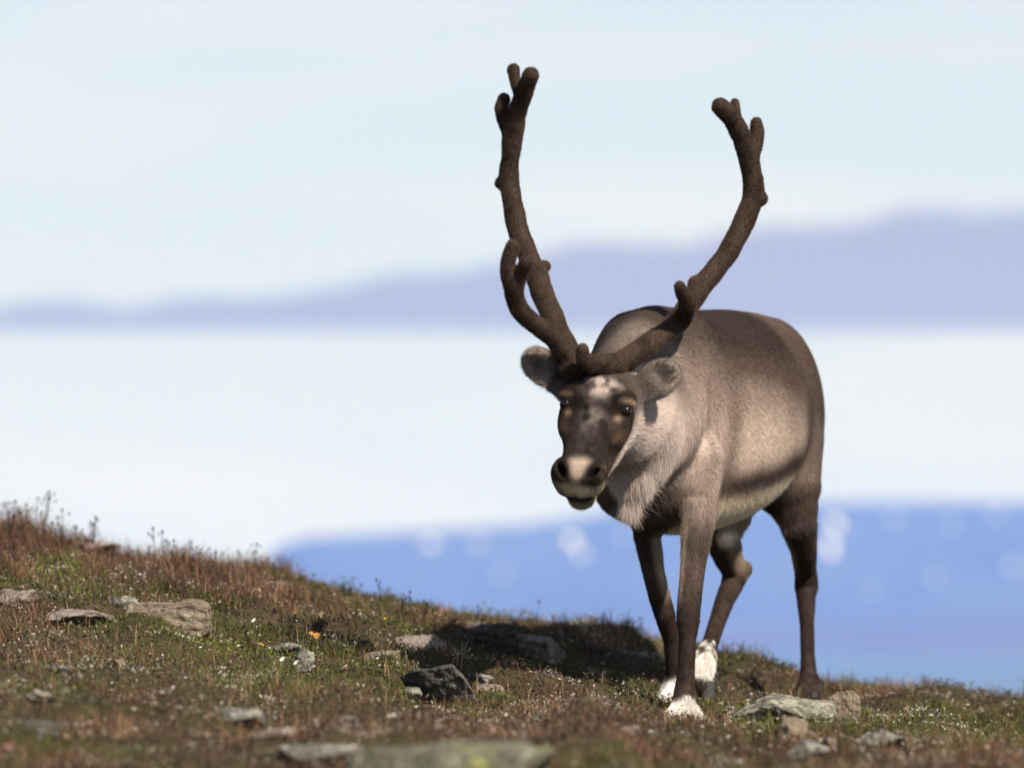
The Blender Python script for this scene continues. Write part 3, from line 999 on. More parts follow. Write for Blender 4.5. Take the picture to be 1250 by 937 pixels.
def make_fur(name, p, n, quads, area, col, ln, g, tilt, den, count, radius, parent, base, seed, jitter=0.15, steps=4, droop=0.12):
    rng = np.random.default_rng(seed)
    wgt = area * den[quads].mean(1)
    f = rng.choice(len(quads), count, p=wgt / wgt.sum())
    q = quads[f]
    r1, r2 = rng.random(count), rng.random(count)
    wts = np.stack([(1 - r1) * (1 - r2), r1 * (1 - r2), r1 * r2, (1 - r1) * r2], 1)

    def pick(arr):
        return (arr[q] * (wts[:, :, None] if arr.ndim == 2 else wts)).sum(1)
    root, nn, c, L, gg, tl = pick(p), pick(n), pick(col), pick(ln), pick(g), pick(tilt)
    nn /= np.linalg.norm(nn, axis=1, keepdims=True)
    # locks: neighbouring hairs lean together
    lk = np.stack([fbm(root, 75.0, 2, seed + k) - 0.5 for k in (1, 2, 3)], 1)
    gg = gg / np.maximum(np.linalg.norm(gg, axis=1, keepdims=True), 1e-6)
    gg = gg + lk * 0.3 + rng.normal(size=(count, 3)) * jitter
    tan = gg - nn * (gg * nn).sum(1)[:, None]
    tan /= np.maximum(np.linalg.norm(tan, axis=1, keepdims=True), 1e-6)
    tl = tl * (0.6 + 0.8 * rng.random(count))
    d = tan * np.cos(tl)[:, None] + nn * np.sin(tl)[:, None]
    L = L * (0.6 + 0.65 * rng.random(count))
    k = np.linspace(0, 1, steps)
    pos = root[:, None, :] - nn[:, None, :] * 0.001 + d[:, None, :] * (L[:, None] * k)[:, :, None]
    pos[:, :, 2] -= droop * L[:, None] * (k**2)[None, :] * (L[:, None] / 0.04)
    wob = rng.normal(size=(count, 3)) * 0.10
    pos += wob[:, None, :] * (L[:, None] * (k**2)[None, :])[:, :, None]
    along = root - 0.75 * tan * (root * tan).sum(1)[:, None]
    lock = (0.40 + 1.2 * fbm(along, 140.0, 2, seed + 9))[:, None]
    cd = bpy.data.hair_curves.new(name)
    cd.add_curves([steps] * count)
    cd.position_data.foreach_set('vector', (pos - base).astype(np.float32).ravel())
    ra = cd.attributes.new('radius', 'FLOAT', 'POINT')
    rr = radius * (0.7 + 0.6 * rng.random(count))[:, None] * np.array([1.0, 0.95, 0.7, 0.15])[None, :steps]
    ra.data.foreach_set('value', rr.astype(np.float32).ravel())
    ca = cd.attributes.new('col', 'FLOAT_COLOR', 'CURVE')
    c4 = np.ones((count, 4), np.float32)
    c4[:, :3] = np.clip(c * lock * (0.72 + 0.56 * rng.random(count))[:, None], 0.003, 0.9)
    ca.data.foreach_set('color', c4.ravel())
    cd.materials.append(M['fur'])
    return obj(name, cd, parent)


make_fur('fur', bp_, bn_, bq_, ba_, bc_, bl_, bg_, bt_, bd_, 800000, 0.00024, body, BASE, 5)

# eyes with a wet dark ball and lids
for sgn in (1, -1):
    bm = bmesh.new()
    bmesh.ops.create_uvsphere(bm, u_segments=24, v_segments=16, radius=0.0160)
    me = bpy.data.meshes.new('eye'); bm.to_mesh(me); bm.free()
    for pl in me.polygons: pl.use_smooth = True
    me.materials.append(M['eye'])
    obj('eye', me, deer, EYES[sgn] - BASE)

# antlers in velvet: (u, v, distance, radius in photo pixels) paths
PX = 13.75 / FPX


def antler(paths, bumps, name):
    allp = [P(u, v, y) for path in paths for (u, v, y, r) in path]
    lo = np.min(allp, 0) - 0.05; hi = np.max(allp, 0) + 0.05
    A = Field(lo, hi, 0.0042)
    for k, path in enumerate(paths):
        pts = np.array([P(u, v, y) for (u, v, y, r) in path]); rad = np.array([r * PX for (u, v, y, r) in path])
        # smooth the path
        L = np.concatenate([[0], np.cumsum(np.linalg.norm(np.diff(pts, axis=0), axis=1))])
        q = np.linspace(0, L[-1], max(3, int(L[-1] / 0.018)))
        sp = np.stack([cub(L, pts[:, c], q) for c in range(3)], 1); sr = cub(L, rad, q)
        sp += (np.stack([fbm(sp, 14.0, 2, 60 + c) for c in range(3)], 1) - 0.5) * 0.013
        sr = sr * (0.80 + 0.32 * fbm(sp, 26.0, 3, 66))
        A.chain(list(sp), list(sr * 0.90), 0.009)
    for (u, v, y, r) in bumps:
        A.ell(P(u, v, y), (AX_F, AX_L, AX_Z), (r * PX,) * 3, 0.015)
    p, q = A.mesh()
    n, ar = vnormals(p, q)
    N = len(p)
    tone = fbm(p * np.array([1, 1, 0.35]), 40.0, 3, 71)[:, None]
    col = np.array([.018, .012, .009]) + tone * np.array([.048, .033, .025])
    me = mesh_np(name, p - BASE, q, M['velvet'], True, col)
    o = obj(name, me, deer)
    g = np.tile(np.array([0, 0, 1.0]), (N, 1))
    make_fur('velvet_fuzz', p, n, q, ar, col * 1.7, np.full(N, 0.0055), g, np.full(N, 0.95), np.ones(N), 90000, 0.00022, o, BASE, 17, 0.5, 4, 0.0)  # fuzz coloured lighter than the velvet, painting a lit rim on the antlers
    return o


antler([
    [(700, 450, 13.58, 17), (692, 428, 13.61, 16), (681, 402, 13.66, 15), (668, 370, 13.72, 14.5), (653, 332, 13.78, 14), (638, 296, 13.83, 13.5), (626, 256, 13.87, 13),
     (621, 220, 13.89, 12.5), (623, 185, 13.88, 13), (628, 150, 13.86, 13.5), (637, 118, 13.82, 12), (648, 92, 13.78, 11.5)],
    [(700, 440, 13.58, 13), (672, 411, 13.54, 12.5), (646, 391, 13.49, 12), (630, 370, 13.45, 12), (624, 350, 13.42, 12.5), (619, 325, 13.40, 10.5), (626, 300, 13.39, 8.5)],
    [(627, 356, 13.43, 10), (633, 340, 13.41, 9.5), (642, 321, 13.38, 8)],
    [(655, 334, 13.78, 9), (661, 328, 13.85, 8), (667, 324, 13.90, 8)],
    [(625, 162, 13.87, 9), (615, 145, 13.88, 9), (613, 132, 13.88, 9.5), (616, 121, 13.88, 8)],
    [(638, 118, 13.82, 8), (630, 102, 13.84, 7.5), (628, 84, 13.85, 8)],
    [(704, 446, 13.56, 13), (690, 446, 13.58, 12)],
], [(610, 224, 13.90, 6)], 'antler')
antler([
    [(738, 448, 13.56, 15), (762, 440, 13.60, 15.5), (785, 426, 13.64, 15), (808, 407, 13.68, 14.5), (830, 388, 13.72, 14.5), (846, 364, 13.76, 14), (864, 342, 13.80, 13.5), (884, 315, 13.84, 13.5),
     (902, 284, 13.87, 13.5), (915, 256, 13.89, 14), (920, 232, 13.90, 14), (917, 206, 13.89, 13), (911, 180, 13.87, 13.5), (899, 152, 13.84, 12.5), (880, 129, 13.81, 11.5)],
    [(752, 446, 13.57, 13), (735, 443, 13.55, 12), (720, 444, 13.52, 11.5), (714, 437, 13.50, 9.5), (712, 426, 13.49, 7.5)],
    [(836, 384, 13.70, 11), (838, 370, 13.64, 10.5), (834, 358, 13.60, 8.5), (831, 349, 13.58, 7.5)],
    [(914, 196, 13.88, 9.5), (922, 178, 13.90, 10), (925, 162, 13.91, 9.5), (924, 150, 13.91, 7.5)],
    [(905, 165, 13.85, 8), (899, 140, 13.86, 7), (896, 124, 13.87, 6)],
], [(848, 345, 13.79, 7), (930, 243, 13.90, 7)], 'antler')

# hooves: two rounded claws and two dew claws each
for nm, (u, v, y) in zip(('fl', 'fr', 'hl', 'hr'), HOOF_UVY):
    pts, rad = LEGP[nm]
    c = pts[-1]
    gz = float(ground_z(c[0], c[1])[0])
    H = Field(c - np.array([.11, .13, .12]), c + np.array([.11, .11, .06]), 0.0042)
    lift = 0.0 if nm != 'hr' else 0.004
    dirh = AX_F if nm[0] == 'h' else unit(AX_F + np.array([0.1, 0, 0]))
    sdh = np.array([-dirh[1], dirh[0], 0]); sdh = sdh if sdh[0] > 0 else -sdh
    for sg in (1, -1):
        base_ = c + sdh * sg * 0.021
        toe = base_ + dirh * 0.060 + sdh * sg * 0.004; toe[2] = gz + 0.006 + lift
        heel = base_ - dirh * 0.012; heel[2] = gz + 0.016 + lift
        topp = base_ + dirh * 0.010; topp[2] = max(c[2], gz + 0.03)
        mid_ = (heel + toe) / 2; mid_[2] = gz + 0.012 + lift
        H.chain([heel, mid_, toe], [0.014, 0.015, 0.007], 0.008)
        H.chain([topp - dirh * 0.006, mid_ + dirh * 0.006], [0.018, 0.011], 0.012)
        dc = c - dirh * 0.036 + sdh * sg * 0.024; dc[2] = max(c[2] + 0.004, gz + 0.035)
        H.chain([dc + np.array([0, 0, 0.014]), dc - dirh * 0.012 - np.array([0, 0, 0.012])], [0.009, 0.005], 0.006)
    hp, hq = H.mesh()
    obj('hoof', mesh_np('hoof', hp - BASE, hq, M['hoof']), deer)

# ------------------------------------------------------------------ ground cover
def place_uv(u, v, ylo=9.5, yhi=16.4):
    """where the ray through a pixel first meets the ground"""
    yy = np.linspace(ylo, yhi, 700)
    pts = np.array([P(u, v, t) for t in yy])
    gz = ground_z(pts[:, 0], pts[:, 1])
    below = np.nonzero(pts[:, 2] < gz)[0]
    k = below[0] if len(below) else len(yy) - 1
    return np.array([pts[k, 0], pts[k, 1], gz[k]])


def scatter(n, seed, ymin=9.6, ymax=16.9, edge=0.6):
    """points over the ground in view and a margin beside it"""
    rng = np.random.default_rng(seed)
    y = np.sqrt(rng.random(n) * (ymax**2 - ymin**2) + ymin**2)
    half = 625 / FPX * y + edge
    x = (rng.random(n) * 2 - 1) * half
    return x, y, rng


def patches(x, y):
    p = np.stack([x, y, np.zeros_like(x)], 1)
    u = 625 + x * FPX / y
    g = fbm(p, 1.7, 3, 101)                                # green moss against brown heath
    g = g + 0.20 * np.exp(-(((u - 260) / 260)**2 + ((y - 13.4) / 0.7)**2)) + 0.10 * np.exp(-(((u - 930) / 120)**2 + ((y - 15.8) / 0.3)**2))
    g = g - 0.20 * sstep(y, 14.4, 15.4) * sstep(u, 500, 250) - 0.06 * sstep(y, 12.6, 11.6)
    g = g + (fbm(p + 5.0, 6.5, 2, 103) - 0.5) * 0.5
    r = fbm(p + 31.0, 2.6, 3, 111) + (fbm(p + 8.0, 8.0, 2, 113) - 0.5) * 0.25                          # red brown twigs
    return g, r


def on_rock(x, y):
    m = np.zeros(len(x), bool)
    for (rx, ry, ra, rb) in ROCKFOOT:
        m |= ((x - rx) / ra)**2 + ((y - ry) / rb)**2 < 1
    return m


# rocks first, so that plants keep off them
M['rock_grey'] = rock_mat('grey_rock', (0.085, 0.08, 0.07, 1), (0.14, 0.13, 0.115, 1), lichen=(0.24, 0.235, 0.19), lich=0.7)
M['rock_tan'] = rock_mat('tan_rock', (0.15, 0.115, 0.082, 1), (0.21, 0.168, 0.125, 1), lichen=(0.27, 0.25, 0.2), lich=0.1)
M['rock_dark'] = rock_mat('dark_rock', (0.05, 0.047, 0.041, 1), (0.085, 0.079, 0.07, 1), lichen=(0.11, 0.11, 0.09), lich=-0.4)
M['rock_pink'] = rock_mat('pale_pinkish_rock', (0.16, 0.13, 0.108, 1), (0.25, 0.208, 0.178, 1), lichen=(0.09, 0.065, 0.048), lich=0.3)
M['rock_lichen'] = rock_mat('lichen_rock', (0.095, 0.09, 0.072, 1), (0.15, 0.14, 0.118, 1), lichen=(0.27, 0.262, 0.205), lich=1.1, yellow=0.12)
M['rock_moss'] = rock_mat('mossy_rock', (0.085, 0.082, 0.055, 1), (0.13, 0.125, 0.09, 1), lichen=(0.25, 0.24, 0.19), lich=0.2, yellow=0.8)
ROCKFOOT = []


def rock(label, u, v, w_, h_, mat, y=None, depth=None, seed=0, rot=0.0, tilt=(0.0, 0.0), ang=0.75, sink=0.75, group=None, outline=None):
    """a stone whose base sits at pixel (u, v); w_ and h_ are its width and height in photo pixels"""
    rng = np.random.default_rng(1000 + seed)
    base = place_uv(u, v) if y is None else None
    if y is not None:
        c = P(u, v, y); base = np.array([c[0], y, float(ground_z(c[0], y)[0])])
    px = base[1] / FPX
    sx, sz = w_ * px * 0.5, h_ * px * 0.85
    sy = depth * 0.5 if depth else sx * 0.8
    bm = bmesh.new()
    npt = 0 if outline else 15
    for (du, dv, dy) in (outline or []):
        bm.verts.new((du * px, dy, -dv * px - sz * 0.5 * (1 - sink)))
        bm.verts.new((du * px * 0.88 + 0.01, dy + 2 * sy, (-dv * px - sz * 0.5 * (1 - sink)) * 0.9))
    for k in range(npt):
        d = unit(rng.normal(size=3))
        e = (np.abs(d)**(1.0 / ang)).sum()**(-ang) if False else 1.0 / (np.abs(d)**(2 + 6 * ang)).sum()**(1.0 / (2 + 6 * ang))
        d = d * e * (0.82 + 0.18 * rng.random())
        bm.verts.new((d[0] * sx, d[1] * sy, d[2] * sz * 0.5 * (1 + sink)))
    res = bmesh.ops.convex_hull(bm, input=bm.verts)
    bmesh.ops.delete(bm, geom=[e for e in res['geom_interior'] if isinstance(e, bmesh.types.BMVert)], context='VERTS')
    bmesh.ops.dissolve_limit(bm, angle_limit=0.16, verts=bm.verts, edges=bm.edges)
    bmesh.ops.bevel(bm, geom=list(bm.edges), offset=min(sx, sy, sz) * 0.05, segments=1, affect='EDGES', profile=0.6)
    bmesh.ops.triangulate(bm, faces=bm.faces)
    mx = max(sx, sy, sz)
    for it in range(5):
        lim = mx * 0.075
        es = [e for e in bm.edges if e.calc_length() > lim]
        if not es or len(bm.faces) > 7000: break
        bmesh.ops.subdivide_edges(bm, edges=es, cuts=1)
        bmesh.ops.triangulate(bm, faces=bm.faces)
    bm.normal_update()
    off = Vector((seed * 3.1, seed * 1.7, 0))
    for vv in bm.verts:
        q_ = vv.co
        nz = mnoise.fractal(q_ * 14 + off, 0.7, 2.1, 5) * min(0.007, mx * 0.12) + mnoise.fractal(q_ * 55 + off, 0.7, 2.0, 4) * 0.0038
        # flat layers, as in slate
        lay = math.sin((q_.z + 0.02 * mnoise.noise(q_ * 9 + off)) * 240) * 0.0012
        vv.co = q_ + vv.normal * (nz + lay)
    bm.normal_update()
    me = bpy.data.meshes.new('rock'); bm.to_mesh(me); bm.free()
    me.materials.append(mat)
    o = obj('rock', me, None, (base[0], base[1], base[2] + sz * 0.5 * (1 - sink)))
    o.rotation_euler = (tilt[0], tilt[1], rot)
    tag(o, label, 'rock', group)
    ROCKFOOT.append((base[0], base[1], sx * 0.72, sy * 0.62))
    return o


G_, T_, D_, K_, L_ = M['rock_grey'], M['rock_tan'], M['rock_dark'], M['rock_pink'], M['rock_lichen']
rock('flat brown slab with a straight front edge lying in the left heath', 205, 759, 108, 26, T_, depth=0.16, seed=1, outline=[(-52, -9, 0), (-47, -20, .01), (44, -25, .005), (49, -20, -.01), (49, 14, -.02), (40, 20, -.02), (-50, 18, 0)])
rock('smaller flat block resting just behind the straight edged slab', 150, 741, 46, 20, G_, depth=0.12, seed=2, ang=0.9)
rock('low speckled pale slab sunk in heather left of the brown slab', 100, 757, 96, 16, K_, depth=0.14, seed=3, tilt=(0, 0.12), ang=0.8)
rock('weathered pale stone at the left edge beside the speckled slab', 22, 738, 54, 20, K_, depth=0.12, seed=4)
rock('pale rounded rock on the crest in front of the mountain shoulder', 335, 717, 52, 24, K_, y=15.6, depth=0.14, seed=5)
rock('low pale rock just left of the crest rock by the mountain shoulder', 298, 719, 40, 14, K_, y=15.5, depth=0.1, seed=6)
rock('flat grey stone in the moss above the white flowers', 344, 795, 62, 14, G_, depth=0.12, seed=7)
rock('small green lichen covered stone beside the flat grey stone', 377, 812, 40, 19, L_, depth=0.1, seed=8)
rock('long thin tan flake pointing right in the grass', 470, 804, 68, 12, T_, depth=0.05, seed=9, tilt=(0, -0.16), ang=0.9)
rock('dark upright block like boulder standing in the shadow', 602, 800, 66, 38, D_, depth=0.13, seed=10, outline=[(-32, 6, .03), (-29, -24, 0), (-22, -36, .01), (-2, -34, -.01), (6, -39, -.01), (22, -38, 0), (29, -28, .02), (33, 6, .03)])
rock('long pale pinkish slab sloping down behind the dark boulder', 656, 801, 92, 34, K_, depth=0.22, seed=11, tilt=(0, 0.22))
rock('pale mottled slab half buried left of the dark boulder', 514, 792, 74, 20, K_, depth=0.16, seed=12, tilt=(0, 0.10))
rock('dark wedge shaped slab tilted up on its edge', 538, 862, 96, 50, D_, depth=0.14, seed=41, outline=[(-50, -37, 0), (-30, -44, -.03), (12, -48, -.06), (21, -42, -.06), (47, -4, -.05), (42, 6, -.03), (-8, 2, .06), (-44, -10, .06)])
rock('small grey stone leaning on the wedge shaped slab', 503, 850, 22, 16, G_, depth=0.05, seed=14)
rock('small pale block right of the wedge shaped slab', 597, 846, 36, 14, K_, depth=0.06, seed=15, ang=1.0)
rock('tiny mottled grey stone above the small pale block', 588, 830, 32, 10, G_, depth=0.06, seed=16)
rock('broad blurred foreground slab with green lichen and a white end', 545, 947, 280, 48, M['rock_moss'], depth=0.5, seed=17, ang=0.55)
rock('low blurred grey slab left of the broad foreground slab', 395, 922, 120, 22, G_, depth=0.25, seed=18)
rock('blurred grey standing stone in the foreground moss', 421, 893, 40, 28, G_, depth=0.08, seed=19)
rock('flat grey stone lying in the green moss of the foreground', 284, 878, 84, 16, G_, depth=0.18, seed=20)
rock('long low blurred stone in front of the flat grey stone', 340, 899, 90, 14, K_, depth=0.14, seed=21)
rock('blurred pale stone in the foreground at the left edge', 45, 856, 46, 20, K_, depth=0.1, seed=22)
rock('dark blurred stone below the pale stone at the left edge', 50, 892, 62, 18, D_, depth=0.1, seed=23)
rock('lichen covered flat rock under the hind hoof', 952, 872, 150, 26, L_, depth=0.40, seed=24, tilt=(0, 0.06), ang=0.8)
rock('upright tan block at the end of the lichen covered flat rock', 1029, 882, 36, 36, T_, depth=0.07, seed=25, outline=[(-17, -4, 0), (-16, -30, .01), (-8, -37, .01), (13, -38, 0), (18, -30, -.01), (18, 4, -.01), (-14, 6, -.01)])
rock('brown wedge of rock below the lichen covered flat rock', 972, 898, 52, 28, T_, depth=0.09, seed=26, tilt=(0, 0.35), rot=0.3)
rock('rounded grey stone at the foot of the brown wedge', 982, 922, 66, 26, G_, depth=0.12, seed=27)
rock('low lichen crusted slab right of the upright tan block', 1082, 908, 84, 18, L_, depth=0.16, seed=28)
rock('small grey stone near the lichen crusted slab', 1153, 908, 26, 16, G_, depth=0.06, seed=29, tilt=(0, -0.4))
rock('small pale stone in the grass left of the front hoof', 769, 898, 34, 14, K_, depth=0.06, seed=30)
rock('pale rounded rock on the crest behind the front legs', 775, 796, 46, 16, K_, y=15.8, depth=0.12, seed=31)
rock('pale stone on the crest left of the long pinkish slab', 575, 762, 40, 13, K_, y=15.9, depth=0.1, seed=32)
rock('low tan stone on the crest right of the hind leg', 1160, 868, 52, 12, T_, y=15.7, depth=0.1, seed=33)
rock('flat pale stone on the crest above the left heath', 118, 664, 66, 12, K_, y=16.0, depth=0.14, seed=34)

rngk = np.random.default_rng(77)
for k in range(18):
    u = rngk.uniform(-20, 1270); v = rngk.uniform(0, 1)
    v = 760 + u * 0.10 + v * 110
    m = [G_, K_, L_, T_][k % 4]
    w0 = rngk.uniform(9, 22)
    hue = ['dull grey', 'pale pinkish', 'lichen speckled', 'tan brown'][k % 4]
    rock('small ' + hue + ' loose stone lying among the tundra plants', u, v, w0, w0 * rngk.uniform(0.35, 0.6), m, depth=w0 * 0.0021, seed=60 + k, group=hue + ' loose stones in the tundra')


def blades(name, label, x, y, h, w_, lean, col, rng, curl=0.5, cat=None):
    n = len(x)
    z = ground_z(x, y) - 0.004
    az_ = rng.random(n) * 6.283
    d = np.stack([np.cos(az_), np.sin(az_)], 1)
    fa = rng.random(n) * 6.283
    sd = np.stack([np.cos(fa), np.sin(fa), np.zeros(n)], 1) * (w_ * 0.5)[:, None]
    b0 = np.stack([x, y, z], 1)
    mid = b0 + np.stack([d[:, 0] * lean * h * 0.35, d[:, 1] * lean * h * 0.35, h * 0.55], 1)
    tip = b0 + np.stack([d[:, 0] * lean * h, d[:, 1] * lean * h, h * (1 - curl * lean * 0.5)], 1)
    V = np.stack([b0 - sd, b0 + sd, mid - sd * 0.8, mid + sd * 0.8, tip], 1).reshape(-1, 3)
    i = np.arange(n) * 5
    F4 = np.stack([i, i + 1, i + 3, i + 2], 1); F3 = np.stack([i + 2, i + 3, i + 4], 1)
    C = np.repeat(col, 5, axis=0)
    o = obj(name, mesh_np(name, V, [F4, F3], M['plant'], False, C))
    return tag(o, label, cat, kind='stuff')


def leaves(name, label, c, size, col, rng, cat=None):
    n = len(c)
    a = rng.normal(size=(n, 3)); a[:, 2] = np.abs(a[:, 2]) * 0.8 + 0.25
    a /= np.linalg.norm(a, axis=1, keepdims=True)
    b = np.cross(a, rng.normal(size=(n, 3))); b /= np.linalg.norm(b, axis=1, keepdims=True)
    L = size[:, None]
    V = np.stack([c, c + a * L * 0.5 + b * L * 0.26, c + a * L, c + a * L * 0.5 - b * L * 0.26], 1).reshape(-1, 3)
    i = np.arange(n) * 4
    o = obj(name, mesh_np(name, V, np.stack([i, i + 1, i + 2, i + 3], 1), M['plant'], False, np.repeat(col, 4, axis=0)))
    return tag(o, label, cat, kind='stuff')


def pal(pal_, idx, rng, var=0.35):
    c = np.asarray(pal_, float)[idx]
    return np.clip(c * (1 - var + 2 * var * rng.random(len(idx)))[:, None], 0.003, 0.8)


def tone(x, y):
    """species and vigour change from clump to clump"""
    p = np.stack([x, y, np.zeros_like(x)], 1)
    return 0.85 * (0.15 + 1.7 * fbm(p + 7.7, 4.0, 3, 151) * (0.55 + 0.9 * fbm(p + 3.3, 13.0, 2, 152)))[:, None]


# low cushion of tiny leaves: moss, crowberry and dwarf willow
x, y, rng = scatter(400000, 201)
keep = ~on_rock(x, y)
x, y = x[keep], y[keep]
g, r = patches(x, y)
hgt = fbm(np.stack([x, y, x * 0], 1), 14.0, 3, 131)
zz = ground_z(x, y) + rng.random(len(x))**1.3 * (0.006 + 0.075 * np.clip(hgt - 0.40, 0, 1))
GREEN = [(.072, .088, .018), (.098, .110, .022), (.045, .058, .014), (.125, .125, .030), (.085, .078, .022)]
BROWN = [(.080, .054, .032), (.108, .076, .045), (.056, .038, .026), (.088, .048, .032), (.13, .100, .060)]
isg = rng.random(len(x)) < sstep(g, 0.47, 0.66)
col = np.where(isg[:, None], pal(GREEN, rng.integers(0, 5, len(x)), rng), pal(BROWN, rng.integers(0, 5, len(x)), rng))
lich_ = fbm(np.stack([x, y, x * 0], 1) + 9.0, 9.0, 3, 161)
pale_ = rng.random(len(x)) < 0.02 + 0.6 * sstep(lich_, 0.60, 0.68)
col[pale_] = np.array([.38, .35, .28]) * (0.6 + 0.6 * rng.random(pale_.sum()))[:, None]
leaves('ground_cover', 'low cushion of moss, crowberry and dwarf shrub leaves', np.stack([x, y, zz], 1), 0.0045 + 0.009 * rng.random(len(x))**2, col * tone(x, y), rng)

# short grass, green in the moss and straw coloured in the heath
x, y, rng = scatter(120000, 202)
g, r = patches(x, y)
keep = ~on_rock(x, y) & (rng.random(len(x)) < 0.35 + 0.65 * sstep(r, 0.4, 0.6))
x, y, g, r = x[keep], y[keep], g[keep], r[keep]
for hx, hy in HOOVES:                                     # the turf the hooves sink into
    k = 420
    rr, aa = 0.05 + 0.075 * rng.random(k), rng.random(k) * 6.283
    x = np.concatenate([x, hx + rr * np.cos(aa)]); y = np.concatenate([y, hy - 0.02 + rr * np.sin(aa)])
    g = np.concatenate([g, 0.42 + 0.2 * rng.random(k)]); r = np.concatenate([r, np.full(k, 0.56)])
n = len(x)
isg = rng.random(n) < sstep(g, 0.48, 0.66)
col = np.where(isg[:, None], pal([(.10, .115, .028), (.075, .095, .022), (.13, .13, .04)], rng.integers(0, 3, n), rng),
               pal([(.19, .125, .068), (.14, .080, .045), (.24, .175, .10), (.11, .058, .036)], rng.integers(0, 4, n), rng))
h = (0.012 + 0.040 * rng.random(n)**1.8) * (0.7 + 0.9 * sstep(r, 0.45, 0.65))
blades('grass', 'short green and straw coloured grass between the stones', x, y, h, 0.0012 + 0.0016 * rng.random(n), 0.25 + 0.7 * rng.random(n), col * tone(x, y), rng)

# twiggy heather, red brown, thick along the left crest
x, y, rng = scatter(210000, 203, 10.0, 16.7)
u_ = 625 + x * FPX / y
g, r = patches(x, y)
dens = sstep(r, 0.45, 0.62) * 0.5 + 0.9 * sstep(y, 14.5, 15.2) * sstep(u_, 480, 200) + 0.6 * sstep(y, 13.4, 12.4) * sstep(r, 0.4, 0.55)
cl = fbm(np.stack([x, y, x * 0], 1), 9.0, 2, 141)
keep = ~on_rock(x, y) & (rng.random(len(x)) < dens * sstep(cl, 0.38, 0.58) * 1.3)
x, y = x[keep], y[keep]
n = len(x)
col = pal([(.135, .058, .034), (.085, .040, .028), (.17, .085, .048), (.055, .030, .024), (.21, .125, .075)], rng.integers(0, 5, n), rng)
blades('heather_twigs', 'red brown heather twigs thick along the crest', x, y, (0.016 + 0.048 * rng.random(n)**1.6) * (0.6 + 0.7 * cl[keep]) * (1 + 0.7 * sstep(y, 14.4, 15.2) * sstep(u_[keep], 480, 220)), 0.0011 + 0.0012 * rng.random(n), 0.2 + 0.6 * rng.random(n), col * tone(x, y), rng)

# tall dry stems, most of them in the near heath
x, y, rng = scatter(3600, 205, 10.6, 16.3)
u_ = 625 + x * FPX / y
keep = ~on_rock(x, y) & (rng.random(len(x)) < 0.18 + 0.8 * sstep(u_, 620, 300) * sstep(y, 14.2, 13.4))
x, y = x[keep], y[keep]
n = len(x)
col = pal([(.26, .17, .10), (.20, .11, .065), (.30, .21, .14), (.14, .075, .05)], rng.integers(0, 4, n), rng)
blades('dry_stems', 'tall dry straw coloured stems rising from the near heath', x, y, 0.035 + 0.05 * rng.random(n), 0.0016 + 0.0012 * rng.random(n), 0.05 + 0.3 * rng.random(n), col, rng)

# pinkish white specks of small heath flowers
x, y, rng = scatter(7000, 204, 10.5, 16.3)
g, r = patches(x, y)
keep = ~on_rock(x, y) & (rng.random(len(x)) < sstep(r, 0.40, 0.65) * 0.7 + 0.08)
x, y = x[keep], y[keep]
rep_ = 4
x = np.repeat(x, rep_) + rng.normal(size=len(x) * rep_) * 0.002; y = np.repeat(y, rep_) + rng.normal(size=len(y) * rep_) * 0.002
n = len(x)
zz = ground_z(x, y) + np.repeat(0.008 + 0.022 * rng.random(n // rep_), rep_) + rng.normal(size=n) * 0.0015
col = np.repeat(pal([(.55, .48, .44), (.50, .36, .33), (.62, .58, .52), (.42, .30, .24)], rng.integers(0, 4, n // rep_), rng, 0.25), rep_, axis=0)
leaves('heath_blossom', 'tiny pinkish white blossoms sprinkled over the heath', np.stack([x, y, zz], 1), 0.0035 + 0.003 * rng.random(n), col, rng)

# ------------------------------------------------------------------ seed head stalks on the crest
M['stalk'] = principled('dry_stalk', lambda t, b: setattr(b.inputs['Base Color'], 'default_value', (0.016, 0.011, 0.009, 1)), 0.8, 0.1)
M['straw'] = principled('straw_stem', lambda t, b: setattr(b.inputs['Base Color'], 'default_value', (0.22, 0.15, 0.08, 1)), 0.8, 0.1)
M['petal_white'] = principled('white_petal', lambda t, b: setattr(b.inputs['Base Color'], 'default_value', (0.72, 0.68, 0.58, 1)), 0.7, 0.1)
M['petal_pink'] = principled('pink_petal', lambda t, b: setattr(b.inputs['Base Color'], 'default_value', (0.55, 0.20, 0.26, 1)), 0.7, 0.1)
M['petal_yellow'] = principled('yellow_petal', lambda t, b: setattr(b.inputs['Base Color'], 'default_value', (0.62, 0.40, 0.08, 1)), 0.7, 0.1)
M['leaf_orange'] = principled('orange_leaf', lambda t, b: setattr(b.inputs['Base Color'], 'default_value', (0.42, 0.20, 0.05, 1)), 0.7, 0.1)
M['leaf_green'] = principled('green_leaf', lambda t, b: setattr(b.inputs['Base Color'], 'default_value', (0.07, 0.09, 0.022, 1)), 0.7, 0.2)


def tube(bm, pts, r0, r1, seg=5):
    rings = []
    for k, p in enumerate(pts):
        rr = r0 + (r1 - r0) * k / (len(pts) - 1)
        rings.append([bm.verts.new((p[0] + rr * math.cos(6.2832 * j / seg), p[1] + rr * math.sin(6.2832 * j / seg), p[2])) for j in range(seg)])
    for A, B in zip(rings[:-1], rings[1:]):
        for j in range(seg):
            bm.faces.new((A[j], A[(j + 1) % seg], B[(j + 1) % seg], B[j]))
    bm.faces.new(rings[-1])


def bud(bm, c, rx, rz):
    m = Matrix.Translation(c) @ Matrix.Diagonal((rx, rx, rz, 1))
    bmesh.ops.create_icosphere(bm, subdivisions=1, radius=1.0, matrix=m)


def bm_mesh(name, bm, mat):
    me = bpy.data.meshes.new(name); bm.to_mesh(me); bm.free()
    me.materials.append(mat)
    return me


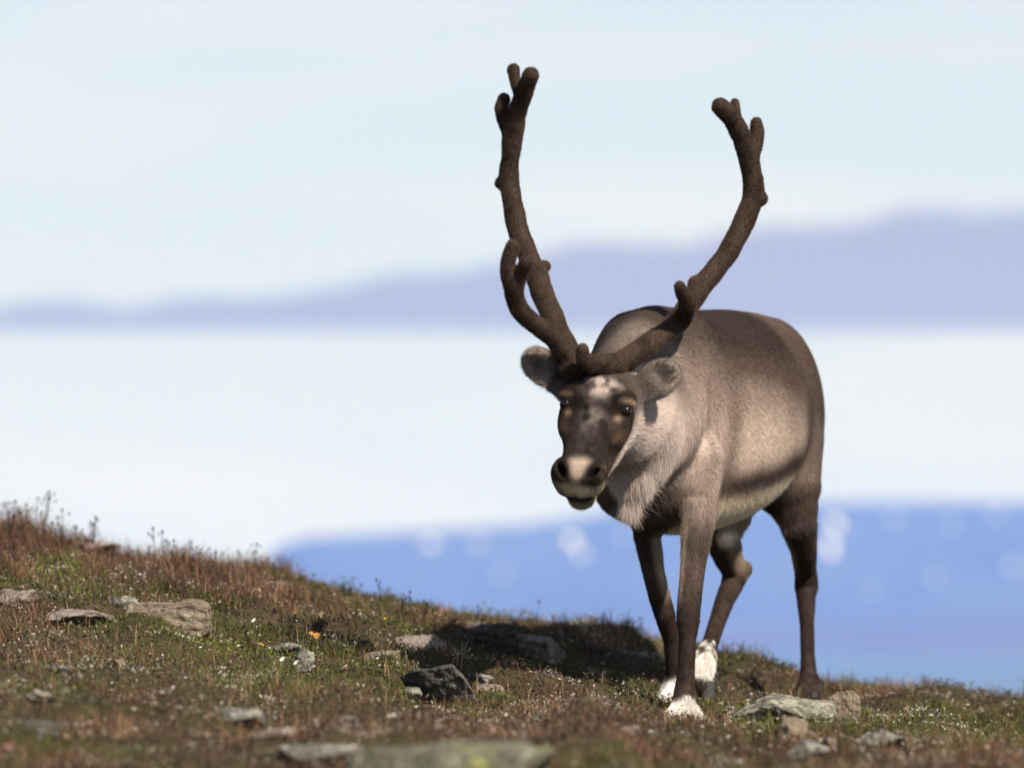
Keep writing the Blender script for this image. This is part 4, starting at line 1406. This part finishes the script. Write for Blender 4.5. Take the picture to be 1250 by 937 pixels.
rs = random.Random(5)
hb = bmesh.new(); bud(hb, Vector((0, 0, 0)), 0.0031, 0.0046)
SEED = bm_mesh('seed_head', hb, M['stalk'])
STALKS = []
for k in range(6):
    stem = bmesh.new()
    b1, b2 = rs.uniform(-.10, .10), rs.uniform(-.10, .10)
    pts = [(b1 * t * t * 0.07, b2 * t * t * 0.07, t * 0.07) for t in (0, .25, .5, .75, 1)]
    tube(stem, pts, 0.0009, 0.0006)
    heads = [(Vector(pts[-1]), 1.0)]
    for j in range(rs.randint(1, 4)):
        zt = rs.uniform(0.55, 0.95)
        q0 = Vector((b1 * zt * zt * 0.07, b2 * zt * zt * 0.07, zt * 0.07))
        q1 = q0 + Vector((rs.uniform(-.011, .011), rs.uniform(-.011, .011), rs.uniform(.004, .012)))
        tube(stem, [q0, (q0 + q1) / 2 + Vector((0, 0, -.001)), q1], 0.0005, 0.0004, 4)
        heads.append((q1, rs.uniform(0.55, 0.9)))
    STALKS.append((bm_mesh('stem', stem, M['stalk']), heads))


def stalk(u, y, scale, k, label, group):
    x = (u - 625) / FPX * y
    z = float(ground_z(x, y)[0]) - 0.004
    t = bpy.data.objects.new('seed_stalk', None); t.empty_display_size = 0.02
    link(t); t.location = (x, y, z)
    t.rotation_euler = (rs.uniform(-.15, .15), rs.uniform(-.2, .2), rs.uniform(0, 6.28))
    t.scale = (scale,) * 3
    tag(t, label, 'plant', group)
    obj('stem', STALKS[k][0], t)
    for (c, sc_) in STALKS[k][1]:
        o = obj('seed_head', SEED, t, c); o.scale = (sc_ / scale**0.5,) * 3


for k in range(95):
    u = rs.choice([rs.uniform(-40, 310), rs.uniform(-10, 290), rs.uniform(-10, 120)])
    stalk(u, rs.uniform(15.7, 16.7), rs.uniform(0.7, 1.4) * (1.5 if k % 5 == 0 else 1), k % 6, 'thin dark seed stalk standing against the pale sky on the heather crest', 'seed stalks on the heather crest')
for k in range(46):
    stalk(rs.choice([rs.uniform(375, 600), rs.uniform(400, 560)]), rs.uniform(15.2, 16.4), rs.uniform(0.5, 1.15), k % 6, 'thin dark seed stalk standing against the blue mountain on the grassy crest', 'seed stalks in front of the mountain')
for k in range(12):
    stalk(rs.uniform(640, 960), rs.uniform(15.3, 16.2), rs.uniform(0.5, 1.1), k % 6, 'thin dark seed stalk growing on the crest behind the legs', 'seed stalks behind the legs')
for k in range(9):
    stalk(rs.uniform(1010, 1260), rs.uniform(15.0, 16.2), rs.uniform(0.4, 0.9), k % 6, 'thin dark seed stalk on the low crest right of the hind leg', 'seed stalks right of the hind leg')


# ------------------------------------------------------------------ single flowers
def head_mesh(name, petal, n, r):
    pe = bmesh.new()
    c0 = pe.verts.new((0, 0, 0))
    for j in range(n):
        a = 6.2832 * j / n
        c, s_ = math.cos(a), math.sin(a); c2, s2 = math.cos(a + .5), math.sin(a + .5); c3, s3 = math.cos(a - .5), math.sin(a - .5)
        pe.faces.new([c0] + [pe.verts.new(p) for p in ((c3 * r * .65, s3 * r * .65, r * .25), (c * r, s_ * r, r * .30), (c2 * r * .65, s2 * r * .65, r * .25))])
    return bm_mesh(name, pe, petal)


def flower_kind(petal, n, r, heads, spread, hgt, seed, part='flower_head'):
    q = random.Random(seed)
    st = bmesh.new(); hs = []
    for h in range(heads):
        ox, oy = q.uniform(-spread, spread), q.uniform(-spread, spread)
        zt = hgt * q.uniform(0.75, 1.1)
        tube(st, [(0, 0, 0), (ox * .6, oy * .6, zt * .5), (ox, oy, zt)], 0.0009, 0.0006)
        hs.append(((ox, oy, zt), (q.uniform(.2, 1.0), q.uniform(-.5, .5), q.uniform(0, 6))))
    return bm_mesh('stem', st, M['leaf_green'] if part != 'leaf' else M['straw']), head_mesh(part, petal, n, r), hs, part


FL = {
    'white_big': flower_kind(M['petal_white'], 6, 0.0090, 3, 0.012, 0.048, 1),
    'white_one': flower_kind(M['petal_white'], 6, 0.0048, 1, 0.003, 0.026, 2),
    'pink': flower_kind(M['petal_pink'], 6, 0.0055, 4, 0.013, 0.028, 3),
    'yellow': flower_kind(M['petal_yellow'], 5, 0.0060, 3, 0.008, 0.042, 4),
    'orange': flower_kind(M['leaf_orange'], 4, 0.0095, 5, 0.018, 0.026, 5, 'leaf'),
}


def flower(kind, u, v, label, name, group=None, sc=1.0):
    b = place_uv(u, v)
    t = bpy.data.objects.new(name, None); t.empty_display_size = 0.02
    link(t); t.location = b - np.array([0, 0, 0.003]); t.rotation_euler = (0, 0, rs.uniform(-.6, .6)); t.scale = (sc,) * 3
    tag(t, label, 'flower' if kind != 'orange' else 'plant', group)
    st, hm_, hs, part = FL[kind]
    obj('stem', st, t)
    for c, r in hs:
        o = obj(part, hm_, t, c); o.rotation_euler = r


flower('white_big', 342, 826, 'cluster of white flowers in the moss below the flat grey stone', 'white_flower')
flower('white_big', 360, 830, 'cluster of white flowers just right of another white cluster in the moss', 'white_flower')
flower('white_big', 308, 777, 'white flower cluster in dark heath right of the brown slab', 'white_flower')
flower('white_big', 545, 862, 'cream flower cluster in front of the wedge shaped slab', 'white_flower')
flower('white_big', 553, 850, 'cream flowers touching the base of the wedge shaped slab', 'white_flower', sc=0.8)
flower('yellow', 323, 812, 'small yellow flowers just left of the white clusters', 'yellow_flower', sc=1.4)
flower('yellow', 471, 768, 'pale yellow flower by itself on the grassy crest', 'yellow_flower', sc=0.9)
flower('orange', 364, 780, 'orange leaved dwarf plant above the flat grey stone', 'orange_plant')
flower('orange', 387, 786, 'second orange leaved dwarf plant nearer the thin tan flake', 'orange_plant')
flower('pink', 541, 755, 'pink cushion flowers on the crest among the seed stalks', 'pink_flower')
flower('pink', 12, 925, 'blurred pink flowers in the lower left foreground', 'pink_flower')
for k in range(46):
    u = rs.uniform(0, 1250); v = 770 + u * 0.09 + rs.uniform(0, 1)**1.2 * 90
    flower('white_one', u, min(v, 925), 'single small white flower dotted in the tundra turf', 'white_flower', 'white flowers dotted in the turf', rs.uniform(0.7, 1.2))

# ------------------------------------------------------------------ hazy air over the fjord
hz_lo, hz_hi = np.array([-119000., -19000., SEA - 1.0]), np.array([119000., 60000., 580.0])
hv_ = np.array([[x, y, z] for x in (hz_lo[0], hz_hi[0]) for y in (hz_lo[1], hz_hi[1]) for z in (hz_lo[2], hz_hi[2])])
hf_ = np.array([[0, 1, 3, 2], [4, 6, 7, 5], [0, 4, 5, 1], [2, 3, 7, 6], [0, 2, 6, 4], [1, 5, 7, 3]])
hm = bpy.data.materials.new('haze'); hm.use_nodes = True
ht = NT(hm.node_tree)
ho = ht.n('ShaderNodeOutputMaterial')
pv = ht.n('ShaderNodeVolumePrincipled')
pv.inputs['Color'].default_value = (0.075, 0.25, 1.0, 1)
pv.inputs['Absorption Color'].default_value = (1, 1, 1, 1)
pv.inputs['Density'].default_value = 5.6e-5
pv.inputs['Anisotropy'].default_value = 0.0
ht.t.links.new(pv.outputs[0], ho.inputs['Volume'])
haze = obj('haze', mesh_np('haze', hv_, hf_, hm, False))
tag(haze, 'thin blue haze in the air over the fjord', kind='stuff')
